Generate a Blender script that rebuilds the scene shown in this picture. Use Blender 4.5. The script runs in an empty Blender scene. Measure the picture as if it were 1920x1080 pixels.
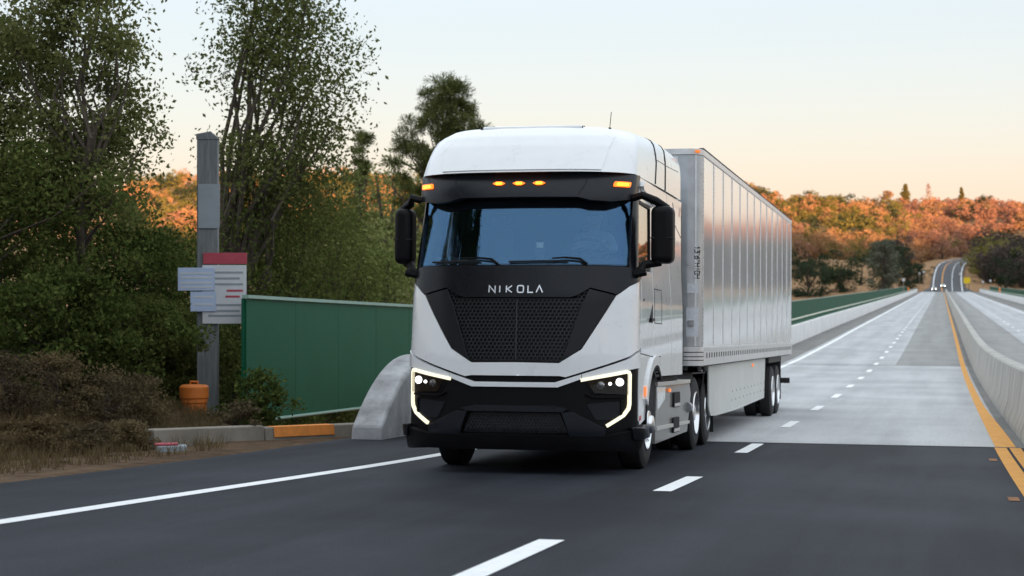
import bpy, bmesh, math, random
import numpy as np
from mathutils import Vector, Matrix

SC = bpy.context.scene
COL = SC.collection
R = math.radians
random.seed(7)
RNG = np.random.default_rng(11)

# ------------------------------------------------------------------ camera
FPX = 3350.0                                   # focal length in photograph pixels (1920 wide)
YAW = math.atan(805.0 / FPX)
CAMZ = 3.0
cd = bpy.data.cameras.new('camera')
cam = bpy.data.objects.new('camera', cd)
COL.objects.link(cam)
cam.location = (0, 0, CAMZ)
cam.rotation_euler = (R(90), 0, YAW)
cd.sensor_width = 36.0
cd.lens = FPX / 1920.0 * 36.0
cd.clip_start = 0.1
cd.clip_end = 12000
cd.dof.use_dof = True
cd.dof.focus_distance = 20.5
cd.dof.aperture_fstop = 2.6
SC.camera = cam

# ------------------------------------------------------------------ sky and sun
SUN_AZ, SUN_EL = 150.0, 2.6                    # degrees, clockwise from +Y; low sun behind the camera
world = bpy.data.worlds.new('World')
SC.world = world
world.use_nodes = True
wn = world.node_tree.nodes
wl = world.node_tree.links
wn.clear()
sky = wn.new('ShaderNodeTexSky')
sky.sky_type = 'NISHITA'
sky.sun_disc = False
sky.sun_elevation = R(SUN_EL)
sky.sun_rotation = R(SUN_AZ)
sky.air_density = 1.0
sky.dust_density = 0.6
sky.ozone_density = 3.0
bgn = wn.new('ShaderNodeBackground')
bgn.inputs['Strength'].default_value = 0.05
# evening glow: the same all round the horizon, peach low down, pale then blue higher up
geo = wn.new('ShaderNodeTexCoord')
sep = wn.new('ShaderNodeSeparateXYZ')
ramp = wn.new('ShaderNodeValToRGB')
ramp.color_ramp.interpolation = 'B_SPLINE'
_stops = [(0.0, (.74, .50, .39)), (.045, (.72, .535, .435)), (.085, (.665, .59, .525)), (.125, (.615, .59, .565)), (.17, (.56, .57, .57)), (.30, (.76, .80, .86)), (.55, (.94, .99, 1.06)), (1.0, (.92, .99, 1.10))]
_e = ramp.color_ramp.elements
while len(_e) < len(_stops): _e.new(.5)
for _k, (_p, _c) in enumerate(_stops):
    _e[_k].position = _p; _e[_k].color = (*_c, 1)
bg2 = wn.new('ShaderNodeBackground')
bg2.inputs['Strength'].default_value = 0.43
addn = wn.new('ShaderNodeAddShader')
won = wn.new('ShaderNodeOutputWorld')
wl.new(geo.outputs['Generated'], sep.inputs[0])
wl.new(sep.outputs['Z'], ramp.inputs[0])
wl.new(ramp.outputs[0], bg2.inputs['Color'])
wl.new(sky.outputs[0], bgn.inputs['Color'])
wl.new(bgn.outputs[0], addn.inputs[0]); wl.new(bg2.outputs[0], addn.inputs[1])
wl.new(addn.outputs[0], won.inputs['Surface'])

sd = bpy.data.lights.new('sun', 'SUN')
sd.energy = 4.8
sd.color = (1.0, 0.50, 0.22)
sd.angle = R(0.6)
sun = bpy.data.objects.new('sun', sd)
COL.objects.link(sun)
_sv = Vector((math.sin(R(SUN_AZ)) * math.cos(R(SUN_EL)), math.cos(R(SUN_AZ)) * math.cos(R(SUN_EL)), math.sin(R(SUN_EL))))
sun.rotation_euler = _sv.to_track_quat('Z', 'Y').to_euler()

vs = SC.view_settings
vs.view_transform = 'Standard'
vs.look = 'None'
vs.gamma = 1.0
vs.use_curve_mapping = False
vs.exposure = 1.5
SC.cycles.max_bounces = 8
SC.cycles.transparent_max_bounces = 12
SC.cycles.use_denoising = True

# ------------------------------------------------------------------ materials
def mk(name, col, rough=0.6, metal=0.0, var=0.08, scale=4.0, bump=0.0, bscale=60.0, coat=0.0, spec=0.5,
       col2=None, stretch=(1, 1, 1), lo=0.35, hi=0.65, rvar=0.08, emit=None, estr=0.0):
    m = bpy.data.materials.new(name)
    m.use_nodes = True
    nt = m.node_tree
    b = nt.nodes['Principled BSDF']
    L = nt.links.new
    tc = nt.nodes.new('ShaderNodeTexCoord')
    mp = nt.nodes.new('ShaderNodeMapping')
    mp.inputs['Scale'].default_value = stretch
    L(tc.outputs['Object'], mp.inputs[0])
    n = nt.nodes.new('ShaderNodeTexNoise')
    n.inputs['Scale'].default_value = scale
    n.inputs['Detail'].default_value = 8
    n.inputs['Roughness'].default_value = 0.62
    L(mp.outputs[0], n.inputs['Vector'])
    cr = nt.nodes.new('ShaderNodeValToRGB')
    c2 = col2 if col2 else tuple(min(1, c * (1 + var)) for c in col)
    c1 = col if col2 else tuple(c * (1 - var) for c in col)
    cr.color_ramp.elements[0].position = lo
    cr.color_ramp.elements[1].position = hi
    cr.color_ramp.elements[0].color = (*c1, 1)
    cr.color_ramp.elements[1].color = (*c2, 1)
    L(n.outputs[0], cr.inputs[0])
    L(cr.outputs[0], b.inputs['Base Color'])
    mr = nt.nodes.new('ShaderNodeMapRange')
    mr.inputs['To Min'].default_value = max(0.02, rough - rvar)
    mr.inputs['To Max'].default_value = min(1, rough + rvar)
    L(n.outputs[0], mr.inputs[0])
    L(mr.outputs[0], b.inputs['Roughness'])
    b.inputs['Metallic'].default_value = metal
    b.inputs['Coat Weight'].default_value = coat
    b.inputs['Coat Roughness'].default_value = 0.035
    b.inputs['Specular IOR Level'].default_value = spec
    if bump:
        n2 = nt.nodes.new('ShaderNodeTexNoise')
        n2.inputs['Scale'].default_value = bscale
        n2.inputs['Detail'].default_value = 6
        L(mp.outputs[0], n2.inputs['Vector'])
        bp = nt.nodes.new('ShaderNodeBump')
        bp.inputs['Strength'].default_value = bump
        bp.inputs['Distance'].default_value = 0.02
        L(n2.outputs[0], bp.inputs['Height'])
        L(bp.outputs[0], b.inputs['Normal'])
    if emit:
        b.inputs['Emission Color'].default_value = (*emit, 1)
        b.inputs['Emission Strength'].default_value = estr
    return m

def mk_leaf(name, cols, trans=0.25):
    """foliage: colour picked leaf by leaf"""
    m = bpy.data.materials.new(name)
    m.use_nodes = True
    nt = m.node_tree
    nt.nodes.clear()
    L = nt.links.new
    g = nt.nodes.new('ShaderNodeNewGeometry')
    cr = nt.nodes.new('ShaderNodeValToRGB')
    els = cr.color_ramp.elements
    while len(els) < len(cols):
        els.new(0.5)
    for i, c in enumerate(cols):
        els[i].position = i / max(1, len(cols) - 1)
        els[i].color = (*c, 1)
    oi = nt.nodes.new('ShaderNodeObjectInfo')
    ad = nt.nodes.new('ShaderNodeMath'); ad.operation = 'MULTIPLY_ADD'
    ad.inputs[1].default_value = 0.55
    L(g.outputs['Random Per Island'], ad.inputs[0])
    mu = nt.nodes.new('ShaderNodeMath'); mu.operation = 'MULTIPLY'; mu.inputs[1].default_value = 0.45
    L(oi.outputs['Random'], mu.inputs[0])
    L(mu.outputs[0], ad.inputs[2])
    L(ad.outputs[0], cr.inputs[0])
    d = nt.nodes.new('ShaderNodeBsdfDiffuse')
    t = nt.nodes.new('ShaderNodeBsdfTranslucent')
    L(cr.outputs[0], d.inputs[0]); L(cr.outputs[0], t.inputs[0])
    mx = nt.nodes.new('ShaderNodeMixShader')
    mx.inputs[0].default_value = trans
    L(d.outputs[0], mx.inputs[1]); L(t.outputs[0], mx.inputs[2])
    o = nt.nodes.new('ShaderNodeOutputMaterial')
    L(mx.outputs[0], o.inputs[0])
    return m

def mk_glass(name, tint, f0=0.1, rough=0.0, refl=(1, 1, 1)):
    m = bpy.data.materials.new(name)
    m.use_nodes = True
    nt = m.node_tree
    nt.nodes.clear()
    L = nt.links.new
    fa = nt.nodes.new('ShaderNodeLayerWeight'); fa.inputs['Blend'].default_value = 0.5
    pw_ = nt.nodes.new('ShaderNodeMath'); pw_.operation = 'POWER'; pw_.inputs[1].default_value = 4.0
    L(fa.outputs['Facing'], pw_.inputs[0])
    lw = nt.nodes.new('ShaderNodeMath'); lw.operation = 'MULTIPLY_ADD'; lw.inputs[1].default_value = 1 - f0; lw.inputs[2].default_value = f0
    L(pw_.outputs[0], lw.inputs[0])
    n = nt.nodes.new('ShaderNodeTexNoise'); n.inputs['Scale'].default_value = 1.2
    bp = nt.nodes.new('ShaderNodeBump'); bp.inputs['Strength'].default_value = 0.01
    tc = nt.nodes.new('ShaderNodeTexCoord')
    L(tc.outputs['Object'], n.inputs['Vector']); L(n.outputs[0], bp.inputs['Height'])
    gl = nt.nodes.new('ShaderNodeBsdfGlossy')
    gl.inputs['Roughness'].default_value = rough
    gl.inputs['Color'].default_value = (*refl, 1)
    L(bp.outputs[0], gl.inputs['Normal'])
    tr = nt.nodes.new('ShaderNodeBsdfTransparent')
    tr.inputs['Color'].default_value = (*tint, 1)
    mx = nt.nodes.new('ShaderNodeMixShader')
    L(lw.outputs[0], mx.inputs[0]); L(tr.outputs[0], mx.inputs[1]); L(gl.outputs[0], mx.inputs[2])
    o = nt.nodes.new('ShaderNodeOutputMaterial')
    L(mx.outputs[0], o.inputs[0])
    return m

def mk_emit(name, col, strength, base=(0.6, 0.6, 0.6)):
    return mk(name, base, 0.25, var=0.0, emit=col, estr=strength)

M = {}
M['paint_white'] = mk('white truck paint', (0.86, 0.875, 0.89), 0.28, var=0.02, coat=1.0, rvar=0.03)
M['paint_black'] = mk('satin black paint', (0.005, 0.006, 0.009), 0.26, var=0.15, coat=0.0, spec=.30)
M['visor'] = mk('smoked grey visor plastic', (0.010, 0.012, 0.017), 0.30, var=0.1, spec=.35)
M['plastic'] = mk('black textured plastic', (0.0045, 0.0045, 0.0055), 0.48, var=0.2, spec=.16, bump=0.05, bscale=300)
M['gap'] = mk('dark panel gap', (0.012, 0.012, 0.014), 0.8, var=0.1)
M['mesh'] = mk('black grille mesh', (0.022, 0.023, 0.027), 0.38, var=0.2)
M['radiator'] = mk('dark radiator fins', (0.014, 0.015, 0.017), 0.55, var=0.4, scale=30, stretch=(1, 1, 8))
M['chrome'] = mk('bright letter metal', (0.85, 0.87, 0.9), 0.25, 0.6, var=0.03)
M['glass'] = mk_glass('windshield glass', (0.82, 0.87, 0.88), 0.11, 0.0, (0.30, 0.60, 1.0))
M['glass_side'] = mk_glass('side window glass', (0.6, 0.68, 0.66), 0.12)
M['lens'] = mk_glass('clear lamp cover', (0.75, 0.75, 0.75), 0.06)
M['drl'] = mk_emit('daytime running light strip', (1.0, 0.91, 0.62), 0.40, (0.5, 0.5, 0.45))
M['lamp'] = mk_emit('lit headlamp projector', (1.0, 0.98, 0.92), 2.6)
M['lamp_dim'] = mk('unlit lamp reflector', (0.35, 0.36, 0.38), 0.2, 0.8, var=0.1)
M['amber'] = mk_emit('lit amber marker', (1.0, 0.16, 0.008), 0.75, (0.6, 0.15, 0.01))
M['amber_core'] = mk_emit('lit amber marker core', (1.0, 0.36, 0.015), 1.2, (0.6, 0.25, 0.01))
M['amber_glow'] = mk('glowing amber reflector', (0.75, 0.16, 0.02), 0.25, var=0.1, emit=(1, .25, .03), estr=0.25)  # faint glow put into the amber colour by emission
M['red'] = mk('red reflector', (0.5, 0.02, 0.02), 0.25, var=0.1)
M['rubber'] = mk('tyre rubber', (0.016, 0.016, 0.017), 0.75, var=0.25, scale=9, bump=0.08, bscale=90)
M['alloy'] = mk('polished wheel aluminium', (0.78, 0.79, 0.81), 0.24, 0.95, var=0.06)
M['steel'] = mk('dull steel', (0.32, 0.33, 0.35), 0.42, 0.8, var=0.15)
M['chassis'] = mk('dark chassis paint', (0.015, 0.015, 0.016), 0.6, var=0.3)
M['taupe'] = mk('grey brown fairing paint', (0.155, 0.15, 0.142), 0.38, var=0.05, coat=0.4)
M['taupe_light'] = mk('pale fairing ledge', (0.52, 0.50, 0.46), 0.4, var=0.04, coat=0.3)
M['interior'] = mk('dark cab trim', (0.03, 0.031, 0.034), 0.7, var=0.15)
M['interior2'] = mk('grey cab trim', (0.045, 0.045, 0.048), 0.7, var=0.1)
M['alu'] = mk('bare trailer aluminium sheet', (0.95, 0.955, 0.96), 0.11, 0.36, var=0.05, scale=1.6, stretch=(1, 1, .35), rvar=0.05, bump=0.012, bscale=1.2)
M['alu_rail'] = mk('trailer rail aluminium', (0.78, 0.785, 0.80), 0.34, 0.5, var=0.1, scale=6)
M['alu_dark'] = mk('weathered nose aluminium', (0.52, 0.55, 0.58), 0.30, 0.6, var=0.1, scale=5)
M['skirt'] = mk('pale trailer skirt', (0.62, 0.63, 0.60), 0.5, var=0.05, scale=2)
M['sticker'] = mk('white sticker', (0.62, 0.64, 0.68), 0.5, var=0.1, scale=25)
M['ink'] = mk('black print', (0.02, 0.02, 0.022), 0.6, var=0.1)
M['skin'] = mk('skin', (0.42, 0.25, 0.18), 0.5, var=0.08)
M['shirt'] = mk('dark blue shirt', (0.30, 0.34, 0.42), 0.85, var=0.2)
M['vest'] = mk('pale collar cloth', (0.45, 0.48, 0.52), 0.85, var=0.1)

def road_mat(name, col, col2, rough, bump, bscale, spec=0.3):
    m = bpy.data.materials.new(name)
    m.use_nodes = True
    nt = m.node_tree
    b = nt.nodes['Principled BSDF']
    L = nt.links.new
    tc = nt.nodes.new('ShaderNodeTexCoord')
    fine = nt.nodes.new('ShaderNodeTexNoise'); fine.inputs['Scale'].default_value = bscale; fine.inputs['Detail'].default_value = 4
    L(tc.outputs['Object'], fine.inputs['Vector'])
    mp = nt.nodes.new('ShaderNodeMapping'); mp.inputs['Scale'].default_value = (1.0, 0.045, 1)
    L(tc.outputs['Object'], mp.inputs[0])
    st = nt.nodes.new('ShaderNodeTexNoise'); st.inputs['Scale'].default_value = 1.35; st.inputs['Detail'].default_value = 9; st.inputs['Roughness'].default_value = .6
    L(mp.outputs[0], st.inputs['Vector'])
    bl = nt.nodes.new('ShaderNodeTexNoise'); bl.inputs['Scale'].default_value = 0.33; bl.inputs['Detail'].default_value = 6
    L(tc.outputs['Object'], bl.inputs['Vector'])
    a1 = nt.nodes.new('ShaderNodeMath'); a1.operation = 'ADD'
    L(st.outputs[0], a1.inputs[0]); L(bl.outputs[0], a1.inputs[1])
    mr = nt.nodes.new('ShaderNodeMapRange')
    mr.inputs['From Min'].default_value = 0.80; mr.inputs['From Max'].default_value = 1.24
    L(a1.outputs[0], mr.inputs[0])
    # tyre-polished wheel paths run down each lane
    sx = nt.nodes.new('ShaderNodeSeparateXYZ'); L(tc.outputs['Object'], sx.inputs[0])
    m1 = nt.nodes.new('ShaderNodeMath'); m1.operation = 'MULTIPLY_ADD'; m1.inputs[1].default_value = 2 * math.pi / 1.8; m1.inputs[2].default_value = 2 * math.pi / 1.8 * 5.35
    L(sx.outputs['X'], m1.inputs[0])
    m2 = nt.nodes.new('ShaderNodeMath'); m2.operation = 'COSINE'; L(m1.outputs[0], m2.inputs[0])
    m3 = nt.nodes.new('ShaderNodeMath'); m3.operation = 'MULTIPLY_ADD'; m3.inputs[1].default_value = .13
    L(m2.outputs[0], m3.inputs[0]); L(mr.outputs[0], m3.inputs[2]); m3.use_clamp = True
    mx = nt.nodes.new('ShaderNodeMix'); mx.data_type = 'RGBA'
    mx.inputs[6].default_value = (*col, 1); mx.inputs[7].default_value = (*col2, 1)
    L(m3.outputs[0], mx.inputs[0])
    mf = nt.nodes.new('ShaderNodeMix'); mf.data_type = 'RGBA'; mf.blend_type = 'MULTIPLY'; mf.inputs[0].default_value = 0.65
    fr = nt.nodes.new('ShaderNodeMapRange'); fr.inputs['From Min'].default_value = .3; fr.inputs['From Max'].default_value = .7
    fr.inputs['To Min'].default_value = .55; fr.inputs['To Max'].default_value = 1.45
    L(fine.outputs[0], fr.inputs[0])
    L(mx.outputs[2], mf.inputs[6]); L(fr.outputs[0], mf.inputs[7])
    L(mf.outputs[2], b.inputs['Base Color'])
    b.inputs['Roughness'].default_value = rough
    b.inputs['Specular IOR Level'].default_value = spec
    bp = nt.nodes.new('ShaderNodeBump'); bp.inputs['Strength'].default_value = bump; bp.inputs['Distance'].default_value = 0.012
    L(fine.outputs[0], bp.inputs['Height']); L(bp.outputs[0], b.inputs['Normal'])
    return m

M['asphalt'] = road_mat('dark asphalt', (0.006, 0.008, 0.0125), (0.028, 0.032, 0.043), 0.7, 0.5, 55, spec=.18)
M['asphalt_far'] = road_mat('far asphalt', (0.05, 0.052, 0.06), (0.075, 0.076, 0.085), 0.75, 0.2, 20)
M['concrete_light'] = road_mat('light deck concrete', (0.38, 0.385, 0.395), (0.52, 0.525, 0.535), 0.8, 0.2, 40)
M['concrete_mid'] = road_mat('worn deck concrete', (0.25, 0.25, 0.245), (0.33, 0.33, 0.32), 0.8, 0.2, 40)
M['concrete_dark'] = road_mat('dark deck shoulder', (0.17, 0.165, 0.16), (0.24, 0.235, 0.225), 0.85, 0.25, 40)
M['barrier'] = mk('stained barrier concrete', (0.26, 0.25, 0.225), 0.85, col2=(0.56, 0.545, 0.51), scale=1.5, stretch=(1, 1.3, .35), lo=.3, hi=.68, bump=0.25, bscale=25)
M['parapet'] = mk('whitewashed parapet concrete', (0.76, 0.76, 0.75), 0.85, col2=(0.90, 0.90, 0.895), scale=1.3, stretch=(1, 1, .5), bump=0.15, bscale=25)
M['nose'] = mk('grey parapet end concrete', (0.22, 0.22, 0.225), 0.9, col2=(0.50, 0.51, 0.53), scale=1.6, bump=0.25, bscale=25)
M['kerb'] = mk('dusty kerb concrete', (0.20, 0.18, 0.15), 0.9, col2=(0.30, 0.27, 0.23), scale=3, bump=0.2, bscale=40)
M['paint_line'] = mk('white road paint', (0.80, 0.81, 0.82), 0.7, col2=(0.90, 0.905, 0.91), scale=9, lo=.3, hi=.5, bump=.15, bscale=120)
M['paint_yellow'] = mk('yellow road paint', (0.62, 0.26, 0.025), 0.7, col2=(0.80, 0.36, 0.04), scale=5, lo=.3, hi=.6, bump=.2, bscale=120)
M['paint_orange'] = mk('orange kerb paint', (0.75, 0.26, 0.05), 0.75, var=.12, scale=6)
M['worn_orange'] = mk('worn orange paint', (0.22, 0.10, 0.04), 0.85, col2=(0.36, 0.16, 0.06), scale=14)
M['joint'] = mk('joint seal', (0.10, 0.10, 0.10), 0.9, var=.2)
M['fence'] = mk('green fence steel', (0.009, 0.090, 0.047), 0.5, spec=.12, col2=(0.013, 0.108, 0.058), scale=1.1, bump=0.04, bscale=8)
M['fence_rail'] = mk('pale green rail steel', (0.26, 0.40, 0.34), 0.42, var=.08)
M['cream_rail'] = mk('cream rail steel', (0.60, 0.62, 0.50), 0.45, var=.06)
M['post'] = mk('grey wood post', (0.12, 0.135, 0.14), 0.8, col2=(0.20, 0.215, 0.22), scale=4, stretch=(6, 6, .5))
M['panel_grey'] = mk('grey metal plate', (0.27, 0.31, 0.34), 0.5, var=.06)
M['sign_white'] = mk('white sign sheet', (0.60, 0.62, 0.65), 0.45, var=.05)
M['sign_blue'] = mk('pale blue sign sheet', (0.45, 0.55, 0.74), 0.45, var=.06)
M['sign_red'] = mk('red sign sheet', (0.42, 0.06, 0.09), 0.45, var=.08)
M['sign_yellow'] = mk('yellow warning sheet', (0.85, 0.60, 0.01), 0.5, var=.03)
M['drum'] = mk('orange plastic', (0.68, 0.19, 0.03), 0.55, var=.1)
M['bark'] = mk('tree bark', (0.05, 0.038, 0.028), 0.95, col2=(0.10, 0.078, 0.06), scale=5, stretch=(3, 3, .6), bump=.5, bscale=20)
M['bark_pale'] = mk('dead pale wood', (0.30, 0.23, 0.18), 0.95, var=.2)
M['rock'] = mk('brown rock', (0.06, 0.046, 0.036), 0.95, col2=(0.15, 0.115, 0.085), scale=2.5, bump=.6, bscale=9)
M['leaf_oak'] = mk_leaf('oak foliage', [(0.026, 0.041, 0.012), (0.058, 0.082, 0.022), (0.098, 0.12, 0.034), (0.144, 0.15, 0.05)])
M['leaf_pine'] = mk_leaf('pine foliage', [(0.03, 0.042, 0.014), (0.06, 0.08, 0.026), (0.10, 0.115, 0.04), (0.14, 0.14, 0.06)])
M['leaf_olive'] = mk_leaf('olive foliage', [(0.086, 0.121, 0.034), (0.144, 0.178, 0.055), (0.201, 0.224, 0.081), (0.265, 0.253, 0.115)])
M['leaf_grey'] = mk_leaf('grey green needles', [(0.09, 0.10, 0.07), (0.13, 0.14, 0.10), (0.16, 0.165, 0.12), (0.19, 0.19, 0.14)])
M['far_dark'] = mk_leaf('far dark oak', [(0.022, 0.036, 0.022), (0.034, 0.052, 0.030), (0.045, 0.062, 0.036), (0.06, 0.07, 0.045)], .15)
M['far_olive'] = mk_leaf('far olive scrub', [(0.095, 0.101, 0.03), (0.149, 0.142, 0.043), (0.203, 0.176, 0.061), (0.257, 0.216, 0.081)], .15)
M['far_ochre'] = mk_leaf('far ochre scrub', [(0.217, 0.125, 0.064), (0.319, 0.187, 0.09), (0.42, 0.249, 0.128), (0.478, 0.299, 0.181)], .15)
M['far_rust'] = mk_leaf('far rust scrub', [(0.18, 0.098, 0.069), (0.285, 0.15, 0.103), (0.375, 0.21, 0.147), (0.45, 0.27, 0.207)], .15)
M['far_brown'] = mk_leaf('far bare grey scrub', [(0.055, 0.045, 0.042), (0.085, 0.068, 0.062), (0.11, 0.088, 0.08), (0.14, 0.11, 0.10)], .15)
M['grass'] = mk_leaf('dry grass', [(0.09, 0.065, 0.035), (0.13, 0.095, 0.05), (0.18, 0.14, 0.075), (0.15, 0.12, 0.07)], .3)
M['brush'] = mk_leaf('dry brown brush', [(0.05, 0.038, 0.025), (0.085, 0.065, 0.04), (0.12, 0.092, 0.055), (0.10, 0.085, 0.05)], .2)
M['leaf_airy'] = mk_leaf('airy olive foliage', [(0.047, 0.062, 0.019), (0.092, 0.113, 0.035), (0.149, 0.162, 0.057), (0.216, 0.209, 0.088)], .35)
M['car_paint'] = mk('dark car paint', (0.04, 0.042, 0.05), 0.3, var=.05, coat=1)
M['car_paint2'] = mk('silver car paint', (0.35, 0.36, 0.38), 0.3, 0.3, var=.05, coat=1)
M['carlamp'] = mk_emit('lit far headlamp', (1.0, 0.97, 0.88), 4.0)

# ------------------------------------------------------------------ helpers
def tag(o, label=None, cat=None, group=None, kind=None):
    if label: o['label'] = label
    if cat: o['category'] = cat
    if group: o['group'] = group
    if kind: o['kind'] = kind
    return o

def empty(name, loc=(0, 0, 0), rot=(0, 0, 0), parent=None):
    o = bpy.data.objects.new(name, None)
    COL.objects.link(o)
    o.location = loc
    o.rotation_euler = rot
    o.empty_display_size = 0.2
    if parent: o.parent = parent
    return o

def link(name, me, parent=None):
    o = bpy.data.objects.new(name, me)
    COL.objects.link(o)
    if parent: o.parent = parent
    return o

def finish(me, smooth=True, ang=35):
    if smooth:
        me.polygons.foreach_set('use_smooth', [True] * len(me.polygons))
        try: me.set_sharp_from_angle(angle=R(ang))
        except Exception: pass
    me.update()

def from_bm(name, bm, m, parent=None, smooth=True, ang=35, bev=0.0, seg=2):
    bmesh.ops.recalc_face_normals(bm, faces=bm.faces[:])
    me = bpy.data.meshes.new(name)
    bm.to_mesh(me); bm.free()
    for mm in (m if isinstance(m, (list, tuple)) else [m]):
        me.materials.append(mm)
    finish(me, smooth, ang)
    o = link(name, me, parent)
    if bev:
        b = o.modifiers.new('bevel', 'BEVEL')
        b.width = bev; b.segments = seg; b.limit_method = 'ANGLE'; b.angle_limit = R(38)
        b.use_clamp_overlap = True
        b.harden_normals = False
    return o

class MB:
    """collects shapes and links them as ONE mesh object"""
    def __init__(s): s.v = []; s.f = []
    def add(s, vs_, fs):
        n = len(s.v)
        s.v += [tuple(v) for v in vs_]
        s.f += [tuple(i + n for i in f) for f in fs]
        return s
    def box(s, x0, x1, y0, y1, z0, z1, mtx=None):
        vs_ = [(x, y, z) for z in (z0, z1) for y in (y0, y1) for x in (x0, x1)]
        if mtx is not None: vs_ = [mtx @ Vector(v) for v in vs_]
        return s.add(vs_, [(0, 2, 3, 1), (4, 5, 7, 6), (0, 1, 5, 4), (2, 6, 7, 3), (0, 4, 6, 2), (1, 3, 7, 5)])
    def tube(s, pts, r, n=8, cap=True):
        pts = [Vector(p) for p in pts]
        rr = r if isinstance(r, (list, tuple)) else [r] * len(pts)
        vs_, fs = [], []
        prev = None
        for i, p in enumerate(pts):
            d = (pts[min(i + 1, len(pts) - 1)] - pts[max(i - 1, 0)]).normalized()
            if prev is None:
                a = d.orthogonal().normalized()
            else:
                a = (prev - d * prev.dot(d))
                a = a.normalized() if a.length > 1e-6 else d.orthogonal().normalized()
            prev = a
            b = d.cross(a)
            for k in range(n):
                t = 2 * math.pi * k / n
                vs_.append(p + (a * math.cos(t) + b * math.sin(t)) * rr[i])
        for i in range(len(pts) - 1):
            for k in range(n):
                k2 = (k + 1) % n
                fs.append((i * n + k, i * n + k2, (i + 1) * n + k2, (i + 1) * n + k))
        if cap:
            fs.append(tuple(range(n))[::-1])
            fs.append(tuple((len(pts) - 1) * n + k for k in range(n)))
        return s.add(vs_, fs)
    def lathe(s, prof, n=32, axis='X', c=(0, 0, 0), mtx=None, closed=False):
        """prof: list of (along, radius)"""
        vs_, fs = [], []
        for (a, r) in prof:
            for k in range(n):
                t = 2 * math.pi * k / n
                u, w = r * math.cos(t), r * math.sin(t)
                p = (a, u, w) if axis == 'X' else ((u, a, w) if axis == 'Y' else (u, w, a))
                p = Vector(p) + Vector(c)
                vs_.append(mtx @ p if mtx is not None else p)
        m_ = len(prof)
        for i in range(m_ - 1 + (1 if closed else 0)):
            j = (i + 1) % m_
            for k in range(n):
                k2 = (k + 1) % n
                fs.append((i * n + k, i * n + k2, j * n + k2, j * n + k))
        if not closed:
            fs.append(tuple(range(n))); fs.append(tuple((m_ - 1) * n + k for k in range(n)))
        return s.add(vs_, fs)
    def prism(s, poly, a0, a1, plane='YZ'):
        """extrude a 2D outline along the remaining axis"""
        n = len(poly)
        def P(p, a):
            return (a, p[0], p[1]) if plane == 'YZ' else ((p[0], a, p[1]) if plane == 'XZ' else (p[0], p[1], a))
        vs_ = [P(p, a0) for p in poly] + [P(p, a1) for p in poly]
        fs = [tuple(range(n))[::-1], tuple(range(n, 2 * n))]
        fs += [(i, (i + 1) % n, n + (i + 1) % n, n + i) for i in range(n)]
        return s.add(vs_, fs)
    def build(s, name, m, parent=None, smooth=True, ang=35, bev=0.0, seg=2):
        bm = bmesh.new()
        vv = [bm.verts.new(v) for v in s.v]
        for f in s.f:
            try: bm.faces.new([vv[i] for i in f])
            except ValueError: pass
        return from_bm(name, bm, m, parent, smooth, ang, bev, seg)

def np_mesh(name, V, F, m, parent=None, smooth=False):
    """V (n,3), F (m,4) or (m,3): fast mesh"""
    me = bpy.data.meshes.new(name)
    V = np.asarray(V, dtype=np.float32); F = np.asarray(F, dtype=np.int32)
    k = F.shape[1]
    me.vertices.add(len(V)); me.vertices.foreach_set('co', V.ravel())
    me.loops.add(F.size); me.loops.foreach_set('vertex_index', F.ravel())
    me.polygons.add(len(F)); me.polygons.foreach_set('loop_start', np.arange(0, F.size, k, dtype=np.int32))
    me.update(calc_edges=True)
    for mm in (m if isinstance(m, (list, tuple)) else [m]): me.materials.append(mm)
    if smooth: me.polygons.foreach_set('use_smooth', [True] * len(F))
    return me if parent == 'mesh' else link(name, me, parent)

def ss(a, b, x):
    t = np.clip((np.asarray(x, float) - a) / (b - a), 0, 1)
    return t * t * (3 - 2 * t)

def at(px, d, py=None):
    """a place in the world: photograph column px, d metres in front of the camera (and its height from row py)"""
    X = (px - 960) / FPX * d
    x = X * math.cos(YAW) - d * math.sin(YAW)
    y = X * math.sin(YAW) + d * math.cos(YAW)
    return (x, y) if py is None else (x, y, CAMZ - (py - 540) / FPX * d)

# ------------------------------------------------------------------ road profile
_ps = np.array([-400, -120, -60, -20, 0, 11, 17.9, 20.95, 24.5, 25.8, 30.6, 36.6, 37.8, 45, 52.5, 60, 68, 82, 107, 132, 200, 340, 500, 652])
_ph = np.array([-9, -4, -1.6, .35, 1.22, 1.68, 1.99, 2.12, 2.25, 2.295, 2.43, 2.585, 2.617, 2.79, 2.93, 3.06, 3.17, 3.24, 3.2, 3.1, 2.92, 2.5, 1.95, 1.36])
_gy = np.arange(-420, 660, 0.5)
_gz = CAMZ - np.interp(_gy, _ps, _ph)
for _ in range(3):
    _gz[2:-2] = (_gz[:-4] + _gz[1:-3] + _gz[2:-2] + _gz[3:-1] + _gz[4:]) / 5
def zr(y): return np.interp(y, _gy, _gz)

# the far road beyond the bridge: y -> centre x, z, half width
_fy = np.array([650, 662, 685, 710, 740, 770, 800, 830, 865, 900, 950, 1000, 1060])
_fx = np.array([2.2, 2.2, 2.2, 2.3, 2.6, 3.4, 4.6, 6.6, 10.0, 14.0, 22.0, 32.0, 46.0])
_fz = np.array([1.62, 1.75, 3.2, 5.6, 8.7, 11.5, 13.4, 14.8, 16.2, 17.4, 18.8, 19.8, 20.5])
_fw = np.array([10.2, 9.0, 6.4, 6.1, 6.0, 6.0, 6.0, 6.0, 6.0, 6.0, 6.0, 6.0, 6.0])

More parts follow.
